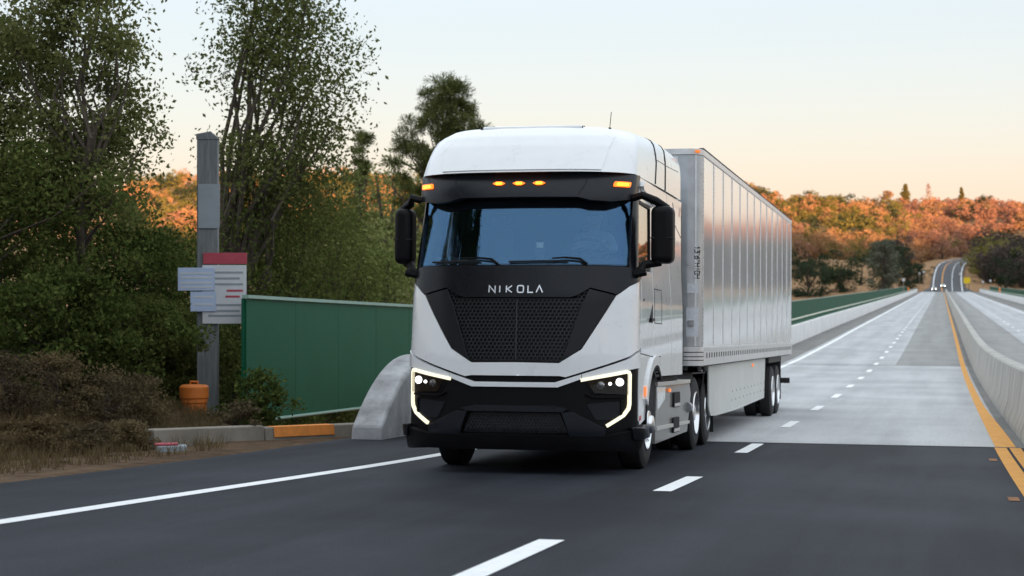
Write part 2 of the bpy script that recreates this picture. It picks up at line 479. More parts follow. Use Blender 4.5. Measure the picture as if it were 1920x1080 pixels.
_ex, _ey = math.sin(R(SUN_AZ)), math.cos(R(SUN_AZ))
def wob(x, y, s):
    return (np.sin(x / (17. * s) + 1.3) * np.cos(y / (23. * s) + .4) + .6 * np.sin(x / (7.3 * s) + y / (9.1 * s)) + .35 * np.sin(x / (3.1 * s) - y / (4.3 * s) + 2.))

_rpx = [-4000, -500, 300, 600, 760, 1000, 1385, 1430, 1470, 1510, 1560, 1600, 1650, 1800, 1920, 2000, 2100, 2250, 2500, 3500, 9000]
_rpy = [330, 310, 290, 292, 304, 318, 328, 345, 364, 356, 361, 370, 374, 377, 384, 408, 432, 402, 405, 395, 360]
def terr(x, y):
    x = np.asarray(x, float); y = np.asarray(y, float)
    az = np.arctan2(x, y) + YAW
    px = 960 + FPX * np.tan(np.clip(az, -1.2, 1.2))
    zrd = zr(y)
    near = zrd - .28 + .25 * ss(-8.75, -9.05, x)
    near = near + (2.7 * ss(-11.2, -18.5, x) + .05 * np.clip(-18 - x, 0, 120)) * (1 - ss(31, 52, y)) * (1 + .12 * wob(x, y, .22))
    near = near + (1.5 * ss(14, 24, x) + .03 * np.clip(x - 20, 0, 200)) * (1 - ss(31, 52, y))
    near = near + .09 * wob(x * 3, y * 3, .3) * ss(-9.6, -11.5, x)
    c = ss(33, 78, y)
    canyon = -58 + 5 * wob(x, y, 3)
    z = near * (1 - c) + canyon * c
    # far side
    yr = np.interp(px, _rpx, _rpy)
    Zr = 3 + (540 - (yr + 26)) / FPX * 1200
    g = np.interp(y, [560, 600, 635, 652, 700, 770, 850, 1000, 1150, 1250, 1500, 3000, 9000], [-1.2, -.30, -.04, 0, .07, .19, .27, .5, .86, 1.0, .93, .9, .9])
    far = 1.0 + g * (Zr - 1) + wob(x, y, 2.2) * 1.6 * ss(660, 800, y) + wob(x, y, 4.) * 4.5 * ss(700, 900, y) * (1 - ss(1050, 1250, y))
    fc = ss(480, 590, y)
    z = z * (1 - fc) + np.maximum(far, -60) * fc
    # graded corridor of the far road
    fx = np.interp(y, _fy, _fx); fz = np.interp(y, _fy, _fz); fw = np.interp(y, _fy, _fw)
    k = (1 - ss(fw + 3, fw + 30, np.abs(x - fx))) * ss(640, 652, y) * (1 - ss(1010, 1080, y))
    z = z * (1 - k) + (fz - .55) * k
    # bridge corridor stays below the deck
    b = (1 - ss(16, 30, np.abs(x - 2))) * ss(28, 36, y) * (1 - ss(600, 640, y))
    z = z * (1 - b) + np.minimum(z, zr(np.clip(y, -400, 650)) - 3) * b
    # unseen ridge added behind the camera to keep the road in evening shade
    q = x * _ex + y * _ey
    lat = x * _ey - y * _ex
    rz = (SHADE_RIDGE + .06 * np.clip(lat + 430, -150, 150) + 7 * wob(lat, lat * .3, 5) + 4 * wob(lat, 0, 1.6)) * ss(230, 640, q) * (1 - .35 * ss(720, 1600, q))
    return np.where(q > 200, np.maximum(z, rz), z)
SHADE_RIDGE = 94.0

# polar sheet round the camera out to the horizon
_az = np.r_[np.arange(-180, -36, 3.0), np.arange(-36, 8, .13), np.arange(8, 180, 3.0)]
_rad = np.r_[np.geomspace(2.5, 60, 110), np.geomspace(62, 590, 60), np.arange(598, 1300, 7.), np.geomspace(1320, 9000, 24)]
A_, R_ = np.meshgrid(np.radians(_az), _rad)
X_, Y_ = R_ * np.sin(A_), R_ * np.cos(A_)
Z_ = terr(X_, Y_)
na, nr = len(_az), len(_rad)
idx = np.arange(na * nr).reshape(nr, na)
i2 = np.roll(idx, -1, axis=1)
F_ = np.stack([idx[:-1], idx[1:], i2[1:], i2[:-1]], -1).reshape(-1, 4)
V_ = np.c_[X_.ravel(), Y_.ravel(), Z_.ravel()]
V_ = np.r_[V_, [[0, 0, float(terr(0, 0))]]]

def ground_mat():
    m = bpy.data.materials.new('dry hillside ground')
    m.use_nodes = True
    nt = m.node_tree; b = nt.nodes['Principled BSDF']; L = nt.links.new
    tc = nt.nodes.new('ShaderNodeTexCoord')
    def noise(s, d=8, r=.62):
        n = nt.nodes.new('ShaderNodeTexNoise'); n.inputs['Scale'].default_value = s; n.inputs['Detail'].default_value = d; n.inputs['Roughness'].default_value = r
        L(tc.outputs['Object'], n.inputs['Vector']); return n
    n1, n2, n3 = noise(.035), noise(.5), noise(4.0)
    cr = nt.nodes.new('ShaderNodeValToRGB')
    e = cr.color_ramp.elements
    e[0].position = .3; e[0].color = (.18, .10, .055, 1)
    e[1].position = .7; e[1].color = (.44, .29, .15, 1)
    x = e.new(.5); x.color = (.34, .20, .105, 1)
    a = nt.nodes.new('ShaderNodeMath'); a.operation = 'MULTIPLY_ADD'; a.inputs[1].default_value = .45
    L(n2.outputs[0], a.inputs[0])
    s = nt.nodes.new('ShaderNodeMath'); s.operation = 'MULTIPLY'; s.inputs[1].default_value = .55
    L(n1.outputs[0], s.inputs[0]); L(s.outputs[0], a.inputs[2])
    L(a.outputs[0], cr.inputs[0])
    mf = nt.nodes.new('ShaderNodeMix'); mf.data_type = 'RGBA'; mf.blend_type = 'MULTIPLY'; mf.inputs[0].default_value = .8
    fr = nt.nodes.new('ShaderNodeMapRange'); fr.inputs['From Min'].default_value = .3; fr.inputs['From Max'].default_value = .7
    fr.inputs['To Min'].default_value = .5; fr.inputs['To Max'].default_value = 1.3
    L(n3.outputs[0], fr.inputs[0]); L(cr.outputs[0], mf.inputs[6]); L(fr.outputs[0], mf.inputs[7])
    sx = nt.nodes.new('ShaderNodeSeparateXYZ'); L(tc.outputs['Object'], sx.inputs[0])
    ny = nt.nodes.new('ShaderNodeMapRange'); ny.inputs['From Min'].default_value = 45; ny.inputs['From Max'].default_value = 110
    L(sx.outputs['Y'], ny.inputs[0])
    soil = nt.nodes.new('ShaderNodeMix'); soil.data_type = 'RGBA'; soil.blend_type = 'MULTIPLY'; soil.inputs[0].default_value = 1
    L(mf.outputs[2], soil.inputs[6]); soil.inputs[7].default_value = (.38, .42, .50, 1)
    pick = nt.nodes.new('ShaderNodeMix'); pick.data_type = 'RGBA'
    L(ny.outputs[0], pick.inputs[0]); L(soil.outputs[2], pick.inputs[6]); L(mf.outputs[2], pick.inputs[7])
    L(pick.outputs[2], b.inputs['Base Color'])
    b.inputs['Roughness'].default_value = .95; b.inputs['Specular IOR Level'].default_value = .1
    bp = nt.nodes.new('ShaderNodeBump'); bp.inputs['Strength'].default_value = .8; bp.inputs['Distance'].default_value = .12
    L(n3.outputs[0], bp.inputs['Height']); L(bp.outputs[0], b.inputs['Normal'])
    return m
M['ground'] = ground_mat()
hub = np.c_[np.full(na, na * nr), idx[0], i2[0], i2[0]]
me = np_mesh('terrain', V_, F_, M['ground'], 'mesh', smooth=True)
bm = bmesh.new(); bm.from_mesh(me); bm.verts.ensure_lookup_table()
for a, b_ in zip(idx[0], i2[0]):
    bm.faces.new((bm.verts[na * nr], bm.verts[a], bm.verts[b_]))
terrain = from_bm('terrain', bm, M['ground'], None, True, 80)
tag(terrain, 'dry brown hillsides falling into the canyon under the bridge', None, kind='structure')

# ------------------------------------------------------------------ road sheets
def sheet(name, x0, x1, y0, y1, dz, m, parent=None, step=1.0, zf=zr, nx=1):
    n = max(2, int((y1 - y0) / step) + 1)
    ys = np.linspace(y0, y1, n)
    fx0 = x0 if callable(x0) else (lambda y: x0)
    fx1 = x1 if callable(x1) else (lambda y: x1)
    V, F = [], []
    for i, y in enumerate(ys):
        a, b_ = fx0(y), fx1(y)
        for k in range(nx + 1):
            V.append((a + (b_ - a) * k / nx, y, float(zf(y)) + dz))
    w = nx + 1
    for i in range(n - 1):
        for k in range(nx):
            F.append((i * w + k, i * w + k + 1, (i + 1) * w + k + 1, (i + 1) * w + k))
    return np_mesh(name, V, F, m, parent, smooth=True)

JY = 27.0                      # where the asphalt meets the bridge deck
JY2 = 75.5                     # second deck joint
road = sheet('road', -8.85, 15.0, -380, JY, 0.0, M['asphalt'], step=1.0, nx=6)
tag(road, 'dark asphalt road in front of the truck', kind='structure')
deck = sheet('bridge_deck', -8.3, 13.3, JY, 651, -0.02, M['concrete_dark'], step=3.0)
tag(deck, 'long straight concrete bridge deck', kind='structure')
# paved lanes of the deck: slabs proud of the shoulder
def slab(x0, x1, y0, y1, m, dz=0.0):
    return sheet('deck_slab', x0, x1, y0, y1, dz, m, deck, step=2.0)
slab(-6.9, 1.02, JY + .03, JY2, M['concrete_light'])
slab(-6.6, -1.85, JY2 + .25, 650, M['concrete_light'])
slab(-1.84, 1.02, JY2 + .25, 650, M['concrete_mid'])
slab(2.2, 4.6, JY + .03, 650, M['concrete_mid'])
slab(4.61, 9.9, JY + .03, 650, M['concrete_light'])
sheet('joint_strip', -8.2, 1.1, JY - .10, JY + .05, .006, M['joint'], deck, step=.1)
sheet('joint_strip', -8.2, 1.1, JY2 - .05, JY2 + .3, .004, M['concrete_dark'], deck, step=.1)
sheet('joint_strip', -8.2, 13.2, 649.6, 651, .01, M['asphalt_far'], deck, step=.3)

# far road
def fz_(y): return np.interp(y, _fy, _fz)
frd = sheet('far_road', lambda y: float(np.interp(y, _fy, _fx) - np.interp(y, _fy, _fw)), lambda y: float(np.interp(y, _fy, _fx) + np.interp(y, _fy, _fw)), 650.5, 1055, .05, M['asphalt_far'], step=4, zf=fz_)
tag(frd, 'far asphalt road climbing and curving right beyond the bridge', kind='structure')
def fline(name, off, w, m, y0=655, y1=1040):
    sheet(name, lambda y: float(np.interp(y, _fy, _fx) + off - w / 2), lambda y: float(np.interp(y, _fy, _fx) + off + w / 2), y0, y1, .10, m, frd, step=4, zf=fz_)
fline('edge_line', -5.2, .32, M['paint_line']); fline('edge_line', 5.2, .32, M['paint_line'])
fline('centre_line', -2.0, .34, M['paint_yellow']); fline('lane_line', 1.7, .2, M['paint_line'])

# markings
def Lx(y): return -6.28 - .46 * float(1 - ss(9, 27, y)) - .035 * max(0., 12 - y) 
sheet('edge_line', lambda y: Lx(y) - .10, lambda y: Lx(y) + .10, -30, JY - .12, .005, M['paint_line'], road, step=.5)
sheet('edge_line', -6.38, -6.17, JY + .06, JY2 - .06, .005, M['paint_line'], deck, step=1)
sheet('edge_line', -6.38, -6.17, JY2 + .31, 649, .005, M['paint_line'], deck, step=2)
per = 7.38
for k in range(-3, 86):
    y0 = 9.55 + k * per
    y1 = y0 + 2.35
    if y0 < JY < y1 or y1 > 648: continue
    on = road if y1 < JY else deck
    xd = -2.58 - .10 * float(ss(12, 32, y0))
    V = []
    nseg = 4
    sk = 0.0
    sheet('lane_dash', xd - .09, xd + .09, y0, y1, .007, M['paint_line'], on, step=.8)
for k in range(0, 60):
    y0 = 30 + k * 10.3
    sheet('lane_dash', 5.35, 5.5, y0, y0 + 2.4, .007, M['paint_line'], deck, step=1.2)
sheet('edge_line', 9.1, 9.26, JY + .06, 649, .006, M['paint_line'], deck, step=2)
# yellow lines by the median
def YLx(y): return .86 - .015 * float(ss(10, 34, y)) + .03 * float(ss(60, 120, y))
sheet('yellow_line', lambda y: YLx(y) - .10, lambda y: YLx(y) + .07, -30, JY - .12, .006, M['paint_yellow'], road, step=.4)
sheet('yellow_line', lambda y: YLx(y) + .11, lambda y: YLx(y) + .27, -30, JY - .12, .006, M['paint_yellow'], road, step=.4)
sheet('yellow_line', lambda y: YLx(y) - .08 , lambda y: YLx(y) + .21 - .10 * float(ss(28, 45, y)), JY + .06, 649, .006, M['paint_yellow'], deck, step=.8)
sheet('yellow_line', 1.95, 2.10, JY + .06, 649, .006, M['paint_yellow'], deck, step=2)
for y0 in (16.9, 23.7):
    sheet('reflector_patch', .60, .70, y0, y0 + .5, .006, M['worn_orange'], road, step=.2)

# ------------------------------------------------------------------ extruded walls along the road
def wall(name, prof, y0, y1, m, parent=None, step=2.0, hs=None, zf=zr, bev=0.0):
    """prof: closed outline (x, z above road); hs(y) scales the height"""
    n = max(2, int(math.ceil((y1 - y0) / step)) + 1)
    ys = np.linspace(y0, y1, n)
    mb = MB(); V = []; F = []
    k = len(prof)
    for y in ys:
        h = hs(y) if hs else 1.0
        zb = float(zf(y))
        V += [(x, y, zb + z * (h if z > 0 else 1)) for x, z in prof]
    for i in range(n - 1):
        for j in range(k):
            F.append((i * k + j, i * k + (j + 1) % k, (i + 1) * k + (j + 1) % k, (i + 1) * k + j))
    F.append(tuple(range(k))[::-1]); F.append(tuple((n - 1) * k + j for j in range(k)))
    return mb.add(V, F).build(name, m, parent, True, 30, bev)

# median barrier, cast in segments
med = empty('median_barrier', (0, 0, 0))
tag(med, 'long low stained concrete barrier between the two carriageways', 'barrier')
mprof = [(1.22, -.2), (1.22, .10), (1.30, .32), (1.38, 1.02), (1.42, 1.05), (1.66, 1.05), (1.70, 1.02), (1.78, .32), (1.86, .10), (1.86, -.2)]
ys_ = [-30]
while ys_[-1] < 648: ys_.append(min(648, ys_[-1] + (6.1 if ys_[-1] < 150 else 25)))
for a, b_ in zip(ys_[:-1], ys_[1:]):
    wall('barrier_segment', mprof, a + .012, b_ - .012, M['barrier'], med, step=1.5 if a < 150 else 5)

# left parapet
lp = empty('left_parapet', (0, 0, 0))
tag(lp, 'white concrete parapet along the left edge of the bridge', 'parapet')
pprof = [(-8.22, -.2), (-8.22, 1.02), (-8.26, 1.06), (-8.58, 1.06), (-8.62, 1.02), (-8.62, -.2)]
ys_ = [29.5]
while ys_[-1] < 645: ys_.append(min(645, ys_[-1] + (9.0 if ys_[-1] < 200 else 30)))
for a, b_ in zip(ys_[:-1], ys_[1:]):
    wall('wall_segment', pprof, a + .01, b_ - .01, M['parapet'], lp, step=3 if a < 150 else 10)
nose_prof = [(-8.20, -.2), (-8.20, 1.22), (-8.25, 1.27), (-8.62, 1.27), (-8.68, 1.22), (-8.72, -.2)]
wall('end_block', nose_prof, 25.75, 29.48, M['nose'], lp, step=.12, hs=lambda y: .16 + .84 * (1 - (1 - min(1, (y - 25.75) / 2.7)) ** 2.1), bev=.05)
rail = MB(); rail.tube([(-8.42, y, float(zr(y)) + 1.36) for y in np.r_[np.arange(29.6, 150, 3), np.arange(150, 645, 15)]], .05, 6)
rail.build('top_rail', M['cream_rail'], lp)
for y in np.r_[np.arange(30, 150, 2.0), np.arange(150, 640, 12)]:
    MB().box(-8.45, -8.39, y - .03, y + .03, float(zr(y)) + 1.04, float(zr(y)) + 1.34).build('rail_post', M['fence'], lp, False)
wall('rail_band', [(-8.44, 1.05), (-8.44, 1.20), (-8.40, 1.20), (-8.40, 1.05)], 29.6, 644, M['fence'], lp, step=4)

# right parapet
rp = empty('right_parapet', (0, 0, 0))
tag(rp, 'white concrete parapet along the right edge of the bridge', 'parapet')
rprof = [(x + 21.6, z) for x, z in pprof]
for a, b_ in zip(ys_[:-1], ys_[1:]):
    wall('wall_segment', rprof, a + .01, b_ - .01, M['parapet'], rp, step=3 if a < 150 else 10)
rail = MB(); rail.tube([(13.18, y, float(zr(y)) + 1.36) for y in np.r_[np.arange(29.6, 150, 6), np.arange(150, 645, 15)]], .05, 6)
rail.build('top_rail', M['cream_rail'], rp)
wall('rail_band', [(13.16, 1.05), (13.16, 1.20), (13.20, 1.20), (13.20, 1.05)], 29.6, 644, M['fence'], rp, step=6)

# sidewalks
sw = wall('sidewalk', [(-8.63, -.3), (-8.63, .22), (-11.9, .22), (-11.9, -.3)], 42.0, 648, M['concrete_dark'], None, step=3)
tag(sw, 'raised concrete sidewalk behind the left parapet', kind='structure')
sw = wall('sidewalk', [(13.4, -.3), (13.4, .22), (16.5, .22), (16.5, -.3)], 28.5, 648, M['concrete_dark'], None, step=3)
tag(sw, 'raised concrete sidewalk behind the right parapet', kind='structure')

# green steel fences on the outer edge of the sidewalks
def fence(name, X, label, y0, hgt, sgn):
    f = empty(name, (0, 0, 0)); tag(f, label, 'fence')
    ys = [y0]
    while ys[-1] < 640: ys.append(min(640, ys[-1] + (2.45 if ys[-1] < 110 else 9.8)))
    for a, b_ in zip(ys[:-1], ys[1:]):
        st = 2.45
        wall('fence_panel', [(X, .02), (X, hgt(a)), (X - sgn * .03, hgt(a)), (X - sgn * .03, .02)], a + .006, b_ - .006, M['fence'], f, step=st)
        z0 = float(zr(a))
        MB().box(X - .075, X - .032, a - .045, a + .045, z0 - .02, z0 + hgt(a) + .01).build('fence_post', M['fence'], f, False)
        if a < 0:
            for q in (.33, .66):
                yy = a + (b_ - a) * q
                MB().box(min(X, X + sgn * .012), max(X, X + sgn * .012), yy - .02, yy + .02, float(zr(yy)) + .06, float(zr(yy)) + hgt(a) - .05).build('panel_rib', M['fence'], f, False)
    top = MB(); Y = np.r_[np.arange(y0 - .05, 110, 2.45), np.arange(110, 641, 9.8)]
    for a, b_ in zip(Y[:-1], Y[1:]):
        za, zb = float(zr(a)) + hgt(a), float(zr(b_)) + hgt(b_)
        top.add([(X - .06, a, za + .012), (X + .06, a, za + .012), (X + .06, a, za + .07), (X - .06, a, za + .07), (X - .06, b_, zb + .012), (X + .06, b_, zb + .012), (X + .06, b_, zb + .07), (X - .06, b_, zb + .07)],
                [(0, 1, 5, 4), (1, 2, 6, 5), (2, 3, 7, 6), (3, 0, 4, 7), (0, 3, 2, 1), (4, 5, 6, 7)])
    top.build('top_rail', M['fence_rail'], f, False)
    bot = MB().tube([(X + sgn * .05, y, float(zr(y)) + .06) for y in np.arange(y0, 60, 2.45)], .03, 6)
    bot.build('bottom_rail', M['fence_rail'], f)
    return f
fence('bridge_fence', -11.78, 'tall green steel fence on the left, running on beside the bridge', 29.2, lambda y: 2.20 - .26 * float(ss(40, 110, y)), 1)
fence('bridge_fence', 16.3, 'green steel fence along the right edge of the bridge', 40, lambda y: 1.9, -1)

# ================================================================== vegetation
def leaves(C, size, rng, asp=.5, flat=0.0):
    """diamond leaves at the points C (n,3) with sizes (n,)"""
    n = len(C)
    a = rng.normal(size=(n, 3)); a[:, 2] *= (1 - flat)
    a /= np.linalg.norm(a, axis=1)[:, None] + 1e-9
    b = rng.normal(size=(n, 3))
    b -= a * np.sum(a * b, axis=1)[:, None]
    b /= np.linalg.norm(b, axis=1)[:, None] + 1e-9
    s = np.asarray(size)[:, None] if np.ndim(size) else size
    V = np.stack([C - a * s * .5, C + b * s * asp * .5, C + a * s * .5, C - b * s * asp * .5], 1).reshape(-1, 3)
    F = np.arange(4 * n).reshape(-1, 4)
    return V, F

def puff_parts(seed, nclump, per, leaf, W=.5, base=.08, cr=(.11, .20)):
    """unit-height crown for trees seen from far off: leafy balls of foliage, leaves facing outwards"""
    rng = np.random.default_rng(seed)
    C, N = [], []
    for i in range(nclump):
        th = rng.uniform(0, 6.283); u = rng.uniform() ** .5
        zz = rng.uniform(base, .93)
        prof = math.sin(math.pi * min(1, max(.02, (zz - base * .5) / (1.05 - base * .5)))) ** .6
        lob = 1 + .25 * math.sin(th * 2 + seed) + .15 * math.sin(th * 5 + seed * 2)
        c = np.array([W * prof * lob * u * math.cos(th), W * prof * lob * u * math.sin(th), zz])
        r = rng.uniform(*cr)
        d = rng.normal(size=(per, 3)); d[:, 2] = d[:, 2] * .9 + .25
        d /= np.linalg.norm(d, axis=1)[:, None]
        C.append(c + d * r * rng.uniform(.75, 1.12, (per, 1)) * np.array([1, 1, .8])); N.append(d)
    C = np.concatenate(C); N = np.concatenate(N)
    n = N + rng.normal(size=N.shape) * .33; n /= np.linalg.norm(n, axis=1)[:, None]
    a = rng.normal(size=N.shape); a -= n * np.sum(a * n, 1)[:, None]; a /= np.linalg.norm(a, axis=1)[:, None]
    b = np.cross(n, a)
    s = (leaf * rng.uniform(.6, 1.4, len(C)))[:, None]
    V = np.stack([C - a * s * .5, C + b * s * .36, C + a * s * .5, C - b * s * .36], 1).reshape(-1, 3)
    return V, np.arange(4 * len(C)).reshape(-1, 4)

def needles(C, D, length, width, rng, per):
    """tufts: per needles fanning out of each point C along D"""
    n = len(C)
    Cr = np.repeat(C, per, 0); Dr = np.repeat(D, per, 0)
    d = Dr * .75 + rng.normal(size=(n * per, 3)) * .62
    d /= np.linalg.norm(d, axis=1)[:, None]
    b = rng.normal(size=(n * per, 3)); b -= d * np.sum(b * d, 1)[:, None]; b /= np.linalg.norm(b, axis=1)[:, None]
    L = (length * rng.uniform(.7, 1.2, n * per))[:, None]
    V = np.stack([Cr - b * width * .3, Cr + b * width * .3, Cr + d * L + b * width * .5, Cr + d * L - b * width * .5], 1).reshape(-1, 3)
    return V, np.arange(4 * n * per).reshape(-1, 4)

def limb(mb, p0, p1, r0, r1, rng, sag=.1, n=4, sides=6):
    p0, p1 = np.array(p0), np.array(p1)
    L = np.linalg.norm(p1 - p0)
    pts = [p0 + (p1 - p0) * t + rng.normal(size=3) * sag * L * .12 * math.sin(math.pi * t) for t in np.linspace(0, 1, n)]
    mb.tube([tuple(p) for p in pts], [r0 + (r1 - r0) * t for t in np.linspace(0, 1, n)], sides)
    return pts

def oak_parts(seed, H, W, nclump, per, leaf, base=.25, spread=.16, gaps=.2, tk=1.0):
    """broad crown: limbs reach clumps spread through an uneven volume"""
    rng = np.random.default_rng(seed)
    tr_ = MB()
    top = np.array([rng.normal() * .05 * H, rng.normal() * .05 * H, H * .55])
    limb(tr_, (0, 0, -.5), top, (H * .028 + .03) * tk, H * .014 * tk, rng, .4, 6, 8)
    cl = []
    for i in range(nclump):
        th = rng.uniform(0, 2 * math.pi); u = rng.uniform(0, 1) ** .55
        zz = rng.uniform(base, 1.0)
        prof = math.sin(math.pi * min(1, (zz - base * .6) / (1.06 - base * .6))) ** .6
        lob = 1 + .28 * math.sin(th * 3 + seed) + .18 * math.sin(th * 5 + seed * 2 + zz * 6)
        rr = W * prof * lob * u
        cl.append((rr * math.cos(th), rr * math.sin(th), zz * H))
    cl = np.array(cl)
    for c in cl[:: max(1, nclump // 28)]:
        s = np.array([0, 0, H * .18]) + (top - np.array([0, 0, H * .18])) * min(1, max(.1, (c[2] / H - .15) * 1.2))
        limb(tr_, s, c, H * .011 * tk, H * .003 * tk, rng, .5, 4, 5)
    k = rng.uniform(.55, 1.3, nclump)
    P = np.repeat(cl, per, 0) + np.clip(rng.normal(size=(nclump * per, 3)), -1.7, 1.7) * np.repeat(k, per)[:, None] * H * spread * .5 * np.array([1, 1, .62])
    V, F = leaves(P, leaf * rng.uniform(.6, 1.4, len(P)), rng, .55)
    return tr_, V, F

def pine_parts(seed, H, W, nwh, per, nl, nw, lean=(0, 0), base=.2, ragged=.4):
    """open conifer: whorls of limbs carrying needle tufts"""
    rng = np.random.default_rng(seed)
    tr_ = MB()
    def axis(t): return np.array([lean[0] * t * H + .02 * H * math.sin(t * 5 + seed), lean[1] * t * H, t * H])
    tr_.tube([tuple(axis(t) - (np.array([0, 0, .6]) if t == 0 else 0)) for t in np.linspace(0, 1, 12)], [H * .020 * (1 - t) + .015 for t in np.linspace(0, 1, 12)], 8)
    C, D = [], []
    for i in range(nwh):
        t = base + (1 - base) * (i / nwh) ** .9
        nb = rng.integers(3, 6)
        a0 = rng.uniform(0, 6.28)
        for b in range(nb):
            if rng.uniform() < ragged * .45: continue
            th = a0 + b * 2 * math.pi / nb + rng.normal() * .3
            L = W * (1 - .82 * ((t - base) / (1 - base)) ** 1.3) * rng.uniform(1 - ragged, 1.15)
            up = rng.uniform(.05, .45)
            p0 = axis(t); d = np.array([math.cos(th), math.sin(th), up]); d /= np.linalg.norm(d)
            p1 = p0 + d * L
            pts = limb(tr_, p0, p1, H * .006 * (1.2 - t) + .012, .008, rng, .8, 5, 5)
            m_ = max(4, int(9 * L / W))
            for s in np.linspace(.35, 1, m_):
                q = p0 + (p1 - p0) * s
                for _ in range(per):
                    o = rng.normal(size=3) * L * .12 * np.array([1, 1, .5])
                    C.append(q + o); dd_ = d * .6 + o / (np.linalg.norm(o) + 1e-6) * .5 + np.array([0, 0, .35]); D.append(dd_ / np.linalg.norm(dd_))
    for _ in range(14): C.append(axis(1.0) + rng.normal(size=3) * .12); D.append(np.array([0, 0, 1.]))
    V, F = needles(np.array(C), np.array(D), nl, nw, rng, 13)
    return tr_, V, F

def tuft_parts(seed, H, W, nclump, per, nl, nw, base=.5, lean=0.0, tr0=.016):
    """open grey pine: forked trunk, tufts in balls at the limb ends, sky between them"""
    rng = np.random.default_rng(seed)
    tr_ = MB()
    def ax(t): return np.array([lean * t * t * H, .03 * H * math.sin(t * 4 + seed), t * H])
    tr_.tube([tuple(ax(t) - (np.array([0, 0, .6]) if t == 0 else 0)) for t in np.linspace(0, .97, 10)], [H * tr0 * (1 - .8 * t) + .01 for t in np.linspace(0, 1, 10)], 8)
    C, D = [], []
    for i in range(nclump):
        t = base + (1 - base) * rng.uniform() ** .8
        f = (t - base) / (1 - base)
        th = rng.uniform(0, 6.283)
        rr = W * (.35 + .65 * rng.uniform()) * (1 - .72 * f ** 1.6) * (.55 + .45 * min(1, f * 4)) * (1 + .3 * math.sin(2 * th + seed))
        q = ax(t) + np.array([rr * math.cos(th), rr * math.sin(th), rng.uniform(.0, .22) * rr])
        s0 = ax(max(base * .8, t - .12 - .1 * rng.uniform()))
        limb(tr_, s0, q, H * .004 + .008, .006, rng, .9, 4, 5)
        cr = W * rng.uniform(.10, .22)
        for _ in range(per):
            o = rng.normal(size=3); o /= np.linalg.norm(o)
            o *= np.array([1, 1, .6]) * cr * rng.uniform(.2, 1)
            C.append(q + o); dd_ = o / (np.linalg.norm(o) + 1e-6) + np.array([0, 0, .5]); D.append(dd_ / np.linalg.norm(dd_))
    V, F = needles(np.array(C), np.array(D), nl, nw, rng, 12)
    return tr_, V, F

def plant_tree(name, loc, parts, leafmat, label, group=None, cat='tree', rz=0, barkmat='bark', crown='crown'):
    t = empty(name, loc, (0, 0, rz)); tag(t, label, cat, group)
    tr_, V, F = parts
    tr_.build('trunk', M[barkmat], t, True, 60)
    np_mesh(crown, V, F, M[leafmat], t)
    return t

def gz(x, y): return float(terr(x, y))

# ---- near trees on the left bank
def near(px, d): 
    x, y = at(px, d)
    return (x, y, gz(x, y))
def airy(seed, H, W, base, ncl, per=230, leaf=.085): return oak_parts(seed, H, W, ncl, per, leaf, base, .082, .0, .5)
plant_tree('roadside_tree', near(145, 31), airy(3, 7.2, 1.35, .38, 115), 'leaf_airy', 'tall open tree at the far left of the photo', 'trees on the left bank')
plant_tree('roadside_tree', near(-10, 33), airy(5, 5.6, 1.3, .35, 80), 'leaf_airy', 'shorter tree cut off by the left edge of the frame', 'trees on the left bank')
p_ = near(530, 41)
plant_tree('roadside_tree', (p_[0], p_[1], p_[2]), airy(8, CAMZ + 7.2 - p_[2], 1.5, .60, 95, 230, .10), 'leaf_airy', 'windswept tree rising above the green fence and sign post', 'trees on the left bank')
plant_tree('roadside_tree', near(290, 36), airy(21, 5.2, 1.0, .35, 80), 'leaf_airy', 'slim tree just left of the sign post', 'trees on the left bank')
for i, (x, y) in enumerate([(-12.6, 10.5), (-14.0, 4.0), (-13.5, -4.0)]):
    plant_tree('pine_tree', (x, y, gz(x, y)), tuft_parts(30 + i, 13.0, 4.2, 110, 24, .34, .034, .3), 'leaf_pine', ['pine on the left bank just ahead of the frame', 'pine on the left bank level with the camera', 'pine on the left bank behind the camera'][i], 'trees on the left bank')
bushes = [(-20, 30, 3.2, 2.3), (95, 34, 3.7, 2.3), (215, 35, 4.4, 2.2), (325, 38, 5.5, 1.9), (450, 41, 5.9, 1.7), (545, 43, 6.3, 1.6), (625, 47, 6.2, 1.5), (130, 29, 2.0, 1.6), (290, 33, 2.4, 1.4)]
bl_ = ['dense dark oak half out of frame at the far left', 'dark bushy oak below the leftmost pine', 'dark rounded oak between the two left pines', 'dark oak directly behind the grey sign post', 'dark oak right of the sign post, above the fence end', 'large dark oak behind the green fence under the windswept pine', 'smaller oak behind the fence nearest the truck', 'low dark shrub on top of the dirt bank', 'low dark shrub on the bank beside the sign post']
for i, (px, d, H, W) in enumerate(bushes):
    x, y, z = near(px, d)
    if y > 36: z = max(z, float(zr(y)) - 1.0)
    plant_tree('oak_tree' if i < 7 else 'shrub', (x, y, z - .1), oak_parts(40 + i, H, W, 150, 130, .085, .06, .15), 'leaf_oak', bl_[i], 'oaks on the left bank', 'tree' if i < 7 else 'shrub', rz=i)

